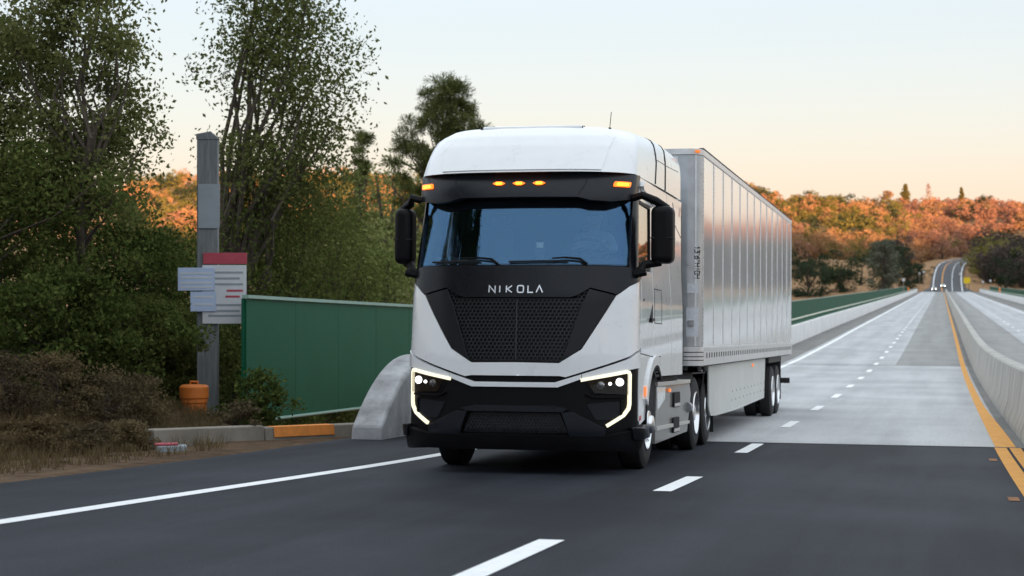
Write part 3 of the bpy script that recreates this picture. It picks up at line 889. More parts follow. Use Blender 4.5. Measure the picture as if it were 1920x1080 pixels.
# ---- the pine behind the cab and its neighbours down the canyon side
def perch(px, d, ytop, H, dz=0): 
    x, y, z = at(px, d, ytop)
    return (x, y, z - H)
plant_tree('pine_tree', perch(850, 78, 148, 20), tuft_parts(14, 20, 3.1, 85, 34, .30, .022, .55, .0, .009), 'leaf_airy', 'tall pine rising behind the left side of the truck roof', 'trees on the canyon side')
plant_tree('pine_tree', perch(680, 95, 250, 19), tuft_parts(15, 19, 1.4, 26, 26, .30, .022, .55, .0, .008), 'leaf_airy', 'thin ragged pine between the windswept pine and the truck', 'trees on the canyon side')
mids = [(700, 105, 400, 16, 5.0), (760, 90, 330, 18, 4.6), (640, 120, 380, 16, 5.0), (745, 70, 440, 12, 3.2), (690, 64, 470, 10, 2.8), (800, 110, 360, 17, 5.0), (600, 85, 420, 14, 3.6)]
ml_ = ['olive green tree behind the fence just left of the mirror', 'olive tree below the tall pine, touching the truck mirror', 'pale olive tree beyond the fence, right of the dark oaks', 'low olive tree directly above the fence beside the mirror', 'low olive tree above the middle of the green fence', 'olive tree mostly hidden behind the truck cab', 'olive tree half hidden behind the dark oaks']
for i, (px, d, yt, H, W) in enumerate(mids):
    plant_tree('olive_tree', perch(px, d, yt, H), oak_parts(70 + i, H, W, 120, 90, .20, .2, .13), 'leaf_olive', ml_[i], 'trees on the canyon side', rz=i * 1.3)

# ---- far hillside
protos = [puff_parts(300 + i, 22, 46, .055, .44 + .02 * i) for i in range(6)]
lite = [puff_parts(400 + i, 15, 26, .085, .46) for i in range(5)]
coarse = [puff_parts(450 + i, 9, 14, .17, .5, cr=(.16, .24)) for i in range(3)]
trunk_mb = MB().tube([(0, 0, -.1), (.02, 0, .25), (0, .02, .55)], [.035, .028, .015], 5)
trunk_me = trunk_mb.build('trunk', M['bark']); TRUNK = trunk_me.data; bpy.data.objects.remove(trunk_me)
fmats = ['far_dark', 'far_olive', 'far_ochre', 'far_rust', 'far_brown']
PM = {(i, m): np_mesh('crown', protos[i][0], protos[i][1], M[m], 'mesh') for i in range(6) for m in fmats}

rng = np.random.default_rng(5)
cand = []
for _ in range(15000):
    u0 = rng.uniform(); px = rng.uniform(1330, 2010) if u0 < .52 else (rng.uniform(240, 1330) if u0 < .78 else rng.uniform(2010, 3000))
    d = 640 + 640 * rng.uniform() ** .8
    if 830 < px < 1385: continue
    x, y = at(px, d)
    if y < 652: continue
    fx = float(np.interp(y, _fy, _fx))
    if y < 1075 and abs(x - fx) < 9.5 + rng.uniform(0, 6): continue
    n = float(wob(x, y, 1.4)); n2 = float(wob(x + 400, y - 90, 3.0))
    z = gz(x, y)
    left_slope = px < 1660 and y < 850
    if left_slope and n + .8 * n2 < .55: continue
    if not left_slope and n + .3 * n2 < -.75: continue
    # bare graded cut just left of the far road
    if y < 900 and -22 < x - fx < 0: continue
    H = 6.0 + (9.0 if y < 1000 else 6.5) * rng.uniform() ** 1.6
    if px > 1800 and y < 900: H *= 1.15
    u = rng.uniform(); v = .5 + .22 * float(wob(x - 30, y + 70, 1.9)) + .16 * float(wob(x + 90, y, .9)) + rng.normal() * .07
    if left_slope: mt = 'far_dark' if u < .8 else 'far_olive'
    elif y < 830: mt = 'far_dark' if v < .45 else ('far_brown' if v < .75 else 'far_olive')
    elif px > 1690: mt = 'far_dark' if v < .14 else 'far_olive' if v < .22 else ('far_rust' if v < .52 else ('far_ochre' if v < .68 else ('far_rust' if v < .85 else 'far_brown')))
    else: mt = 'far_dark' if v < .27 else ('far_olive' if v < .52 else ('far_ochre' if v < .74 else ('far_rust' if v < .82 else 'far_olive')))
    cand.append((d, x, y, z, H, mt, px))
# thin to a spacing
keep = []; cells = {}
for c in cand:
    k = (int(c[1] // 6.6), int(c[2] // 9.0))
    if k in cells: continue
    cells[k] = 1; keep.append(c)
keep.sort()
vis_ = [c for c in keep if 1475 < c[6] < 1930]
near_ids = set(id(c) for c in vis_[:260])
kindw = {'far_dark': 'dark oak', 'far_olive': 'olive shrub', 'far_ochre': 'golden shrub', 'far_rust': 'rust brown shrub', 'far_brown': 'bare grey brown shrub'}
def far_label(mt, x, y, px, H):
    side = 'of the far hillside'
    for lim, w in ((1540, 'right beside the trailer'), (1600, 'a little right of the trailer'), (1645, 'left of the lone grey green pine'), (1700, 'behind the lone grey green pine'), (1750, 'left of the far road'), (1800, 'above the far road'), (1840, 'behind the yellow sign'), (1885, 'right of the yellow sign'), (2100, 'by the right edge')):
        if px < lim: side = w; break
    size = 'low' if H < 7.5 else ('tall' if H > 11 else 'mid-sized')
    row = 'at the slope foot' if y < 720 else ('on the lower slope' if y < 800 else 'on the middle slope')
    return ' '.join((size, kindw[mt], row, side))
BV, BF, BMI = {m: [] for m in fmats}, {m: [] for m in fmats}, {m: 0 for m in fmats}
for c in keep:
    d, x, y, z, H, mt, px = c
    if id(c) in near_ids:
        t = empty('hillside_tree', (x, y, z - .3), (0, 0, rng.uniform(0, 6.28)))
        t.scale = (H * rng.uniform(.9, 1.2), H * rng.uniform(.9, 1.2), H)
        tag(t, far_label(mt, x, y, px, H), 'tree', 'trees and shrubs on the far slope')
        link('crown', PM[(int(rng.integers(0, 6)), mt)], t)
        link('trunk', TRUNK, t)
    else:
        V, F = coarse[int(rng.integers(0, 3))] if px > 1960 else (lite[int(rng.integers(0, 5))] if d > 900 else protos[int(rng.integers(0, 6))])
        a = rng.uniform(0, 6.28); ca, sa = math.cos(a), math.sin(a)
        Q = np.empty_like(V)
        sx = H * rng.uniform(.9, 1.25)
        Q[:, 0] = (V[:, 0] * ca - V[:, 1] * sa) * sx + x
        Q[:, 1] = (V[:, 0] * sa + V[:, 1] * ca) * sx + y
        Q[:, 2] = V[:, 2] * H + z - .3
        BV[mt].append(Q); BF[mt].append(F + BMI[mt]); BMI[mt] += len(V)
wood = {'far_dark': 'dark green woodland covering the far hillside', 'far_olive': 'olive scrub covering the sunlit far hillside', 'far_ochre': 'golden scrub covering the sunlit far hillside', 'far_rust': 'rust coloured scrub covering the sunlit far hillside', 'far_brown': 'bare grey brush covering the far hillside'}
for m in fmats:
    if BV[m]:
        o = np_mesh('hillside_wood', np.concatenate(BV[m]), np.concatenate(BF[m]), M[m])
        tag(o, wood[m], 'woodland', kind='stuff')

# trees that stand out on the far side
def stand(name, px, d, yb, yt, W, kind, mat_, label, seed, bark='bark'):
    x, y, z = at(px, d, yb)
    H = (yb - yt) / FPX * d
    if kind == 'pine': pr_ = pine_parts(seed, H, W, 26, 3, H * .035, H * .008, (0, 0), .22, .35)
    elif kind == 'dead': pr_ = pine_parts(seed, H, W, 16, 1, H * .03, H * .003, (0, 0), .3, .5)
    else:
        t_, _V, _F = oak_parts(seed, H, W, 30, 2, .1, .15, .15)
        V, F = puff_parts(seed, 60, 70, .034, W / H, .12, (.06, .12))
        pr_ = (t_, V * H, F)
    return plant_tree(name, (x, y, z), pr_, mat_, label, barkmat=bark)
stand('pine_tree', 1655, 600, 568, 448, 6.6, 'oak', 'leaf_grey', 'large grey green pine standing alone above the left fence', 500)
stand('oak_tree', 1520, 640, 592, 490, 8.5, 'oak', 'far_dark', 'dark oak nearest the trailer on the shaded slope', 501)
stand('oak_tree', 1573, 650, 585, 500, 6.5, 'oak', 'far_dark', 'dark oak between the trailer and the grey green pine', 502)
stand('oak_tree', 1700, 640, 550, 485, 6.0, 'oak', 'far_dark', 'dark rounded oak just right of the grey green pine', 503)
stand('oak_tree', 1720, 690, 540, 490, 5.5, 'oak', 'far_dark', 'dark oak at the foot of the cut beside the far road', 504)
stand('oak_tree', 1662, 1190, 392, 357, 4.5, 'oak', 'far_ochre', 'rounded golden tree on the skyline, leftmost of four', 505)
stand('pine_tree', 1697, 1200, 392, 346, 4.2, 'pine', 'far_olive', 'broad cone shaped pine on the skyline', 506)
stand('dead_tree', 1740, 1200, 392, 345, 3.6, 'dead', 'far_rust', 'bare pale dead tree on the skyline', 507, 'bark_pale')
stand('pine_tree', 1803, 1200, 394, 352, 2.6, 'pine', 'far_olive', 'narrow pine on the skyline above the far road', 508)
stand('oak_tree', 1845, 1150, 410, 364, 7.5, 'oak', 'far_dark', 'dark spreading oak on the skyline at the right', 509)
for i, (px, yt, d) in enumerate([(1855, 470, 720), (1885, 462, 725), (1915, 468, 715), (1890, 500, 690), (1858, 508, 690), (1925, 510, 680)]):
    stand('oak_tree', px, d, 548, yt, 5.2, 'oak', 'far_dark' if i % 3 else 'far_brown', ['dark oak right behind the yellow sign', 'tall dark oak right of the yellow sign', 'dark oak at the right edge above the fence', 'low dark bush in front of the oaks right of the sign', 'low bush just right of the yellow sign', 'low dark bush cut by the right edge of the frame'][i], 520 + i)

# ================================================================== roadside, left
# sign post with plates
PD = 32.0
x, y = at(390, PD)
zb = gz(x, y)
sp_ = empty('sign_post', (x, y, zb)); sp_.rotation_euler = (0, 0, R(16)); tag(sp_, 'grey square post carrying notice plates beside the road', 'sign post')
HP = CAMZ - (250 - 540) / FPX * PD - zb
sp_.scale = (PD / 27.5, 1, 1)
MB().box(-.16, .16, -.10, .10, -.4, HP - .12).build('post', M['post'], sp_, bev=.012)
MB().prism([(-.17, HP - .12), (.19, HP - .12), (.05, HP + .03), (-.17, HP - .02)], -.11, .11, 'XZ').build('post_cap', M['post'], sp_, bev=.008)
def zpx(py, d=PD - .15): return CAMZ - (py - 540) / FPX * d - zb
MB().box(-.14, .19, -.125, -.105, zpx(428), zpx(345)).build('plate', M['panel_grey'], sp_, bev=.004)
w1 = MB().box(-.07, .60, -.150, -.130, zpx(607), zpx(497)).build('notice_plate', M['sign_white'], sp_, bev=.004)
MB().box(-.06, .61, -.152, -.131, zpx(495), zpx(474)).build('notice_header', M['sign_red'], w1, bev=.003)
for k, (py, a, b, m) in enumerate([(511, 0, .55, 'panel_grey'), (522, .02, .5, 'panel_grey'), (533, 0, .55, 'panel_grey'), (545, .3, .55, 'sign_red'), (556, .28, .5, 'sign_red'), (572, .05, .55, 'panel_grey'), (583, .05, .5, 'panel_grey'), (592, .02, .56, 'panel_grey')]):
    MB().box(a, b, -.153, -.149, zpx(py + 2), zpx(py - 2)).build('print_line', M[m], w1, False)
b1 = MB().box(-.44, .12, -.178, -.160, zpx(545), zpx(502)).build('blue_plate', M['sign_blue'], sp_, bev=.004)
for py in (512, 520, 530, 538): MB().box(-.40, .08, -.182, -.177, zpx(py + 2), zpx(py - 1)).build('print_line', M['sign_white'], b1, False)
b2 = MB().box(-.25, .14, -.178, -.160, zpx(584), zpx(547)).build('blue_plate', M['sign_blue'], sp_, bev=.004)
for py in (556, 570): MB().box(-.2, .1, -.182, -.177, zpx(py + 2), zpx(py - 1)).build('print_line', M['sign_white'], b2, False)
# orange barrel
bd = 26.0
while True:
    x, y = at(364, bd)
    if 540 + (CAMZ - gz(x, y)) / bd * FPX < 726 or bd > 31.2: break
    bd += .1
dm = empty('traffic_barrel', (x, y, gz(x, y) + .02)); dm.scale = (1.15,) * 3; tag(dm, 'small orange plastic barrel on the bank below the sign post', 'barrel')
MB().lathe([(0, .175), (.03, .19), (.17, .19), (.19, .205), (.24, .205), (.26, .22), (.42, .22), (.45, .19), (.46, .05)], 28, 'Z').build('drum', M['drum'], dm)
MB().lathe([(-.02, .23), (.0, .235), (.03, .2)], 24, 'Z').build('base', M['rubber'], dm)
MB().tube([(-.06, 0, .45), (-.06, 0, .50), (.06, 0, .50), (.06, 0, .45)], .015, 6).build('handle', M['drum'], dm)
# low kerb wall
kb = empty('kerb_wall', (0, 0, 0)); tag(kb, 'low dusty concrete kerb leading to the parapet end', 'kerb')
A, B = Vector((-11.0, 23.6)), Vector((-8.95, 27.6))
dv = (B - A).normalized(); nv = Vector((dv.y, -dv.x))
def kbox(t0, t1, w, h, m, name):
    mb = MB(); V = []
    for t in (t0, t1):
        c = A + (B - A) * t
        z = float(zr(c.y))
        for s_, zz in ((-w, -.2), (w, -.2), (w * .85, h), (-w * .85, h)): V.append((c.x + nv.x * s_, c.y + nv.y * s_, z + zz))
    mb.add(V, [(0, 1, 2, 3), (4, 7, 6, 5), (0, 4, 5, 1), (1, 5, 6, 2), (2, 6, 7, 3), (3, 7, 4, 0)])
    return mb.build(name, m, kb, bev=.02)
kbox(0, .46, .14, .20, M['kerb'], 'kerb_block'); kbox(.465, .995, .14, .17, M['kerb'], 'kerb_block')
c0 = A + (B - A) * .50
kp = sheet('orange_paint', 0, 0, 0, 1, 0, M['paint_orange'], kb)
bpy.data.objects.remove(kp)
mb = MB(); V = []
for t in (.50, .78):
    c = A + (B - A) * t; z = float(zr(c.y))
    for s_, zz in ((.146, .02), (.128, .174), (-.05, .178)): V.append((c.x + nv.x * s_, c.y + nv.y * s_, z + zz))
mb.add(V, [(0, 3, 4, 1), (1, 4, 5, 2)]).build('orange_paint', M['paint_orange'], kb, False)
# flat white marker by the kerb
x, y = at(320, 24.7)
MKX, MKY = x, y
mk_ = empty('ground_marker', (x, y, gz(x, y)), (0, 0, .5)); tag(mk_, 'small pale block with a red cap by the left end of the kerb', 'marker')
MB().box(-.20, .22, -.10, .10, -.02, .09).build('body', M['panel_grey'], mk_, bev=.02)
MB().box(-.22, .10, -.09, .09, .085, .12).build('cap', M['sign_red'], mk_, bev=.015)
# shrub in front of the fence
x, y = at(488, 28.6)
plant_tree('shrub', (x, y, gz(x, y) - .1), oak_parts(91, 1.0, .55, 60, 50, .075, .02, .2), 'leaf_oak', 'small dark bush in front of the green fence', None, 'shrub')
x, y = at(447, 27.4)
plant_tree('shrub', (x, y, gz(x, y) - .1), oak_parts(92, .6, .42, 40, 45, .06, .02, .2), 'brush', 'brown dry bush left of the small dark bush', None, 'shrub')
# rocks on the bank
def rock(seed, s):
    rng = np.random.default_rng(seed)
    bm = bmesh.new(); bmesh.ops.create_icosphere(bm, subdivisions=3, radius=1)
    ax = rng.uniform(.6, 1.2, 3) * np.array([1, 1, .65])
    pl = [(Vector(rng.normal(size=3)).normalized(), rng.uniform(.55, .9)) for _ in range(14)]
    for v in bm.verts:
        p = v.co.copy()
        for n, k in pl:
            e = p.dot(n) - k
            if e > 0: p -= n * e
        p += Vector(rng.normal(size=3)) * .012
        v.co = Vector((p.x * ax[0], p.y * ax[1], p.z * ax[2])) * s
    return bm
spots = [(30, 22.5, .16), (95, 24.5, .22), (160, 25.5, .18), (215, 23.4, .12), (120, 21.6, .10), (260, 25.6, .15)]
rl_ = ['brown boulder at the left edge of the dirt bank', 'large brown boulder low on the dirt bank', 'brown boulder in the middle of the bank', 'small rock at the foot of the bank near the kerb', 'small rock low on the bank near the road', 'brown rock left of the sign post', 'broad boulder high on the bank under the shrubs', 'small rock just left of the orange barrel', 'small rock by the road at the left edge']
for i, (px, d, s) in enumerate(spots):
    x, y = at(px, d)
    o = from_bm('rock', rock(600 + i, s), M['rock'], None, True, 28); o.location = (x, y, gz(x, y) + s * .12); o.rotation_euler = (0, 0, i)
    tag(o, rl_[i], 'rock', 'rocks on the left bank')
for i, (px, d, H, W, m_) in enumerate([(20, 25.5, .9, .7, 'brush'), (110, 27.0, 1.0, .8, 'grass'), (200, 27.5, .9, .7, 'brush'), (270, 28.5, .8, .6, 'grass'), (60, 23.0, .6, .55, 'grass'), (160, 24.0, .5, .5, 'brush'), (240, 25.2, .5, .45, 'grass')]):
    x, y = at(px, d)
    plant_tree('dry_bush', (x, y, gz(x, y) - .1), oak_parts(930 + i, H, W, 60, 70, .05, .02, .2), m_, ['dark brown brush at the left edge of the bank', 'tawny brush in the middle of the bank', 'dark brown brush right of the tawny brush', 'tawny brush nearest the orange barrel', 'low tawny brush at lower left of the bank', 'low dark brush at the foot of the bank', 'low tawny brush left of the kerb end'][i], 'dry brush on the bank', 'bush')
# dry grass and litter on the bank
rng = np.random.default_rng(31)
P = []
for _ in range(5200):
    px = rng.uniform(-60, 420); d = rng.uniform(17, 34); x, y = at(px, d)
    if x > -9.6 or math.hypot(x - MKX, y - MKY) < .55: continue
    if x > -11 and rng.uniform() < .75: continue
    P.append((x, y, 0))
P = np.array(P); P[:, 2] = terr(P[:, 0], P[:, 1])
n = len(P); per_ = 7
Cg = np.repeat(P, per_, 0) + np.c_[rng.normal(size=(n * per_, 2)) * .06, np.zeros(n * per_)]
dg = np.c_[rng.normal(size=(n * per_, 2)) * .45, np.ones(n * per_)]; dg /= np.linalg.norm(dg, axis=1)[:, None]
Lg = (rng.uniform(.06, .30, n * per_))[:, None]
bg = np.c_[rng.normal(size=(n * per_, 2)), np.zeros(n * per_)]; bg /= np.linalg.norm(bg, axis=1)[:, None]
V = np.stack([Cg - bg * .006, Cg + bg * .006, Cg + dg * Lg], 1).reshape(-1, 3)
o = np_mesh('dry_grass', V, np.arange(3 * n * per_).reshape(-1, 3), M['grass']); tag(o, 'dry grass growing over the left bank', 'grass', kind='stuff')

# ================================================================== far roadside and traffic
def car(px, y, z, m, label, rz=0.0):
    x = (px - 1765) / FPX * y
    c = empty('car', (x, y, z), (0, 0, rz)); tag(c, label, 'car', 'oncoming cars beyond the bridge')
    b = MB(); prof = [(-2.2, .35), (-2.25, .6), (-2.1, .85), (-1.2, .98), (-.5, 1.42), (.9, 1.46), (1.6, 1.0), (2.2, .92), (2.25, .4)]
    b.prism(prof, -.86, .86, 'YZ'); b.build('body', m, c, bev=.08, seg=3)
    MB().prism([(-1.22, .99), (-.52, 1.40), (-.56, 1.42), (-1.28, 1.0)], -.74, .74, 'YZ').build('windshield', M['glass_side'], c, False)
    for sx in (-1, 1):
        MB().lathe([(-.03, .13), (.02, .13), (.05, .08)], 14, 'Y', (sx * .62, -2.24, .70), None).build('headlight', M['carlamp'], c)
        for yy in (-1.4, 1.35):
            MB().lathe([(-.1, .32), (.1, .32)], 18, 'X', (sx * .78, yy, .32)).build('wheel', M['rubber'], c)
    return c
car(1752, 664, float(np.interp(664, _fy, _fz)) + .05, M['car_paint'], 'dark oncoming car with both headlights lit, end of the bridge')
car(1768, 683, float(np.interp(683, _fy, _fz)) + .05, M['car_paint2'], 'farther oncoming car with lit headlights near the centre line')
# yellow warning sign
x, y, z = at(1813, 650, 541)
ys = empty('warning_sign', (x, y, z)); tag(ys, 'yellow warning board on two posts right of the far road', 'sign')
MB().box(-1.15, 1.15, -.05, .0, 1.9, 4.0).build('board', M['sign_yellow'], ys, bev=.03)
for sx in (-.7, .7): MB().box(sx - .1, sx + .1, .0, .12, -1.5, 3.6).build('post', M['bark'], ys, False)
# roadside delineators
dl = [(1694, 500, 549, 524, 'tall white topped marker post on the left fence line'), (1724, 640, 540, 512, 'white marker post at the foot of the cut left of the far road'), (1732, 655, 538, 509, 'white marker post nearest the far road on its left'), (1800, 672, 536, 513, 'white marker post on the right shoulder of the far road'), (1843, 640, 545, 528, 'thin marker post right of the yellow board'), (1857, 640, 546, 526, 'pale marker post farthest right of the yellow board')]
for px, d, yb, yt, lab in dl:
    x, y, z = at(px, d, yb); h = (yb - yt) / FPX * d
    p = empty('marker_post', (x, y, z)); tag(p, lab, 'marker post', 'marker posts beyond the bridge')
    MB().tube([(0, 0, -.6), (0, 0, h)], .12, 6).build('post', M['bark_pale'], p)
    MB().lathe([(h - .5, .36), (h + .3, .36)], 10, 'Z').build('reflector', M['sign_white'], p)
for sx, lab in ((-8.42, 'small orange cap on the left parapet near its far end'), (13.2, 'small orange cap on the right parapet near its far end')):
    y = 480 if sx < 0 else 430
    c = empty('parapet_cap', (sx, y, float(zr(y)) + 1.05)); tag(c, lab, 'marker')
    MB().prism([(-.5, 0), (.5, 0), (.0, 1.2)], -.18, .18, 'YZ').build('cap', M['drum'], c, False)

# ================================================================== the tractor
# local frame: x to the driver's side, y backwards from the bumper, z up from the road
TP, TA = 0.0357, 0.0042
_ty = Vector((-TA, 1, -TP)).normalized(); _tx = Vector((1, TA, 0)).normalized(); _tz = _tx.cross(_ty)
T0 = Vector((-4.494, 19.37, CAMZ - 2.064)) - .35 * _ty - .06 * _tx
tr = empty('semi_tractor', T0)
tr.rotation_euler = Matrix((_tx, _ty, _tz)).transposed().to_euler()
tag(tr, 'white and black cab-over semi tractor with its lights on', 'truck')

SD, SP, SQ = .42, 3.5, 1.6
_sx = np.sin(np.linspace(0, np.pi / 2, 800))
_sy = SD - SD * np.clip(1 - _sx ** SP, 0, 1) ** (1 / SQ)
_sT = np.r_[0, np.cumsum(np.hypot(np.diff(_sx * 1.31), np.diff(_sy)))]
TC = float(_sT[-1])
ZK = [.2, .35, .5, 1.0, 1.3, 2.0, 2.3, 3.1, 3.4, 4.2]
YK = [.09, .03, .0, .0, .01, .06, .10, .32, .36, .45]
HK = [1.29, 1.30, 1.31, 1.31, 1.31, 1.30, 1.275, 1.235, 1.24, 1.2]
def S0(t, z):
    a = abs(t); sg = 1 if t >= 0 else -1
    yf = np.interp(z, ZK, YK); hw = np.interp(z, ZK, HK)
    if a < TC: return Vector((sg * hw * np.interp(a, _sT, _sx), yf + np.interp(a, _sT, _sy), z))
    return Vector((sg * hw, yf + SD + (a - TC), z))
def SF(t, z, off=0.0):
    """cab skin: t = arc length round the plan outline from the nose, z = height, off = outwards"""
    p = S0(t, z)
    if off == 0: return p
    e = .012
    du = S0(t + e, z) - S0(t - e, z); dv = S0(t, z + e) - S0(t, z - e)
    n = du.cross(dv).normalized()
    if n.y > .2 or (abs(n.x) > .5 and n.x * t < 0): n = -n
    return p + n * off
def VF(t, z, off=0.0):
    """sun visor skin: stands forward of the cab"""
    p = SF(t, 3.2, off)
    k = (z - 3.02) / .32
    return Vector((p.x * (1.0 + .012 * k), p.y - .20 + .10 * k * k, z))

def rounded(poly, r, n=4):
    if r <= 0: return poly
    out = []
    N = len(poly)
    for i in range(N):
        p = Vector(poly[i]); a = Vector(poly[i - 1]) - p; b = Vector(poly[(i + 1) % N]) - p
        ra = min(r, a.length * .45, b.length * .45)
        p0 = p + a.normalized() * ra; p1 = p + b.normalized() * ra
        for k in range(n + 1):
            t = k / n
            out.append(tuple(p0 * (1 - t) ** 2 + p * 2 * t * (1 - t) + p1 * t * t))
    return out

def panel(name, poly, fn, m, parent, off=0.0, th=.02, grid=.07, bev=.004, rnd=0.0, gv=None):
    """a shaped sheet: 2D outline cut on a grid, laid on a skin and given thickness"""
    poly = rounded([tuple(p) for p in poly], rnd)
    bm = bmesh.new()
    f = bm.faces.new([bm.verts.new((p[0], p[1], 0)) for p in poly])
    bmesh.ops.triangulate(bm, faces=[f])
    us = [p[0] for p in poly]; vs_ = [p[1] for p in poly]
    gv = gv or grid
    for k in range(int(math.floor(min(us) / grid)), int(math.ceil(max(us) / grid)) + 1):
        bmesh.ops.bisect_plane(bm, geom=bm.verts[:] + bm.edges[:] + bm.faces[:], plane_co=(k * grid + .0007, 0, 0), plane_no=(1, 0, 0), dist=1e-5)
    for k in range(int(math.floor(min(vs_) / gv)), int(math.ceil(max(vs_) / gv)) + 1):
        bmesh.ops.bisect_plane(bm, geom=bm.verts[:] + bm.edges[:] + bm.faces[:], plane_co=(0, k * gv + .0007, 0), plane_no=(0, 1, 0), dist=1e-5)
    bmesh.ops.remove_doubles(bm, verts=bm.verts[:], dist=1e-4)
    bm.verts.index_update()
    n = len(bm.verts)
    V = [fn(v.co.x, v.co.y, off) for v in bm.verts] + [fn(v.co.x, v.co.y, off - th) for v in bm.verts]
    F = [tuple(v.index for v in f.verts) for f in bm.faces]
    F2 = [tuple(i + n for i in f[::-1]) for f in F]
    side = [(e.verts[0].index, e.verts[1].index, e.verts[1].index + n, e.verts[0].index + n) for e in bm.edges if len(e.link_faces) == 1]
    bm.free()
    return MB().add(V, F + F2 + side).build(name, m, parent, True, 30, bev)

def ribbon(name, pts, w, fn, m, parent, off=0.0, th=.02, closed=False, step=.04, bev=0.0):
    """a band of width w along a 2D line, laid on a skin"""
    P = [Vector(p) for p in pts]
    if closed: P.append(P[0])
    D = [P[0]]
    corner = [True]
    for a, b in zip(P[:-1], P[1:]):
        k = max(1, int((b - a).length / step))
        for i in range(1, k + 1):
            D.append(a + (b - a) * i / k); corner.append(i == k)
    if closed: D.pop()
    N = len(D); V = []; F = []
    for i, p in enumerate(D):
        a = D[i - 1] if (i or closed) else p
        b = D[(i + 1) % N] if (i < N - 1 or closed) else p
        d1 = (p - a).normalized() if (p - a).length > 1e-9 else (b - p).normalized()
        d2 = (b - p).normalized() if (b - p).length > 1e-9 else d1
        n1 = Vector((-d1.y, d1.x)); n2 = Vector((-d2.y, d2.x))
        nn = n1 + n2
        nn = nn.normalized() if nn.length > 1e-6 else n1
        ww = w / 2 / max(.5, nn.dot(n1))
        for o_ in (off, off - th):
            for s_ in (1, -1):
                q = p + nn * ww * s_
                V.append(fn(q.x, q.y, o_))
    for i in range(N - (0 if closed else 1)):
        j = (i + 1) % N
        a, b = i * 4, j * 4
        F += [(a, a + 1, b + 1, b), (a + 2, b + 2, b + 3, a + 3), (a, b, b + 2, a + 2), (a + 1, a + 3, b + 3, b + 1)]
    if not closed:
        F += [(0, 2, 3, 1), ((N - 1) * 4, (N - 1) * 4 + 1, (N - 1) * 4 + 3, (N - 1) * 4 + 2)]
    return MB().add(V, F).build(name, m, parent, True, 30, bev)

def mir(poly): return [(-a, b) for a, b in poly]
def sym(right): return right + [(-a, b) for a, b in right[::-1] if a > 1e-6]

# ---- inner body: keeps light from passing through the gaps
core = MB()
def ringpts(z, inset, back, n=40, tmax=None):
    out = []
    tb = TC + back - SD - np.interp(z, ZK, YK)
    for k in range(n + 1):
        t = -tb + 2 * tb * (k / n)
        s_ = abs(2 * k / n - 1); t = math.copysign(tb * s_ ** .8, t)
        out.append(SF(t, z, -inset))
    return out
zs = [.48, .95, 1.3, 1.7, 2.0, 2.24]
V = []; F = []; nn_ = 41
for z in zs: V += ringpts(z, .075 if z < 2.1 else .06, 3.98 if z > .9 else 1.0)
for i in range(len(zs) - 1):
    for k in range(nn_):
        k2 = (k + 1) % nn_
        F.append((i * nn_ + k, i * nn_ + k2, (i + 1) * nn_ + k2, (i + 1) * nn_ + k))
F.append(tuple(range(nn_))); F.append(tuple((len(zs) - 1) * nn_ + k for k in range(nn_)))
core.add(V, F).build('inner_body', M['gap'], tr, True, 30)
MB().box(-1.19, 1.19, 2.05, 3.97, 2.25, 3.40).build('sleeper_wall', M['interior2'], tr, False)
MB().box(-1.17, 1.17, .50, 2.04, 3.14, 3.36).build('headliner', M['interior2'], tr, False)

# ---- white front moulding, hood, V frame, grille
wf = sym([(0, 1.238), (.495, 1.232), (.74, 1.385), (1.12, 1.973), (1.30, 2.085), (1.44, 2.13), (1.64, 2.17), (1.64, 1.42), (1.40, 1.365), (1.292, 1.312), (.568, 1.080), (.50, 1.092), (0, 1.092)])
panel('front_moulding', wf, SF, M['paint_white'], tr, .0, .055, bev=.012, grid=.06)
bs = [(.0, 1.020), (.452, 1.022), (.548, 1.052), (1.292, 1.288), (1.40, 1.342), (1.46, 1.355), (1.475, 1.19), (1.325, 1.168), (.744, 1.062), (.484, .968), (0, .968)]
panel('bumper_strip', sym([(0, 1.020), (.452, 1.022), (.548, 1.052), (.742, 1.113), (.742, 1.062), (.484, .968), (0, .968)]), SF, M['paint_white'], tr, .012, .06, bev=.010)
for sg in (1, -1):
    p = [(.748, 1.115), (1.292, 1.288), (1.40, 1.342), (1.47, 1.36), (1.485, 1.19), (1.325, 1.170), (.748, 1.064)]
    panel('lamp_brow', p if sg > 0 else mir(p), SF, M['paint_white'], tr, .012, .06, bev=.010)
panel('intake_slot', sym([(0, 1.088), (.5, 1.088), (.56, 1.072), (.455, 1.024), (0, 1.024)]), SF, M['plastic'], tr, -.05, .02, bev=0)
hood = sym([(0, 1.955), (.60, 1.955), (.68, 1.975), (.83, 2.062), (1.13, 1.992), (1.30, 2.098), (1.44, 2.142), (1.66, 2.185), (1.66, 2.27), (1.46, 2.285), (1.23, 2.298), (0, 2.305)])
panel('hood', hood, SF, M['paint_black'], tr, .004, .05, bev=.010, grid=.06)
for sg in (1, -1):
    p = [(.815, 2.050), (1.118, 1.978), (.738, 1.393), (.512, 1.246), (.545, 1.32), (.72, 1.84)]
    panel('grille_frame', p if sg > 0 else mir(p), SF, M['paint_black'], tr, .0, .05, bev=.008)
panel('radiator_core', sym([(0, 1.245), (.56, 1.245), (.78, 1.9), (.70, 1.95), (0, 1.95)]), SF, M['radiator'], tr, -.055, .015, bev=0)
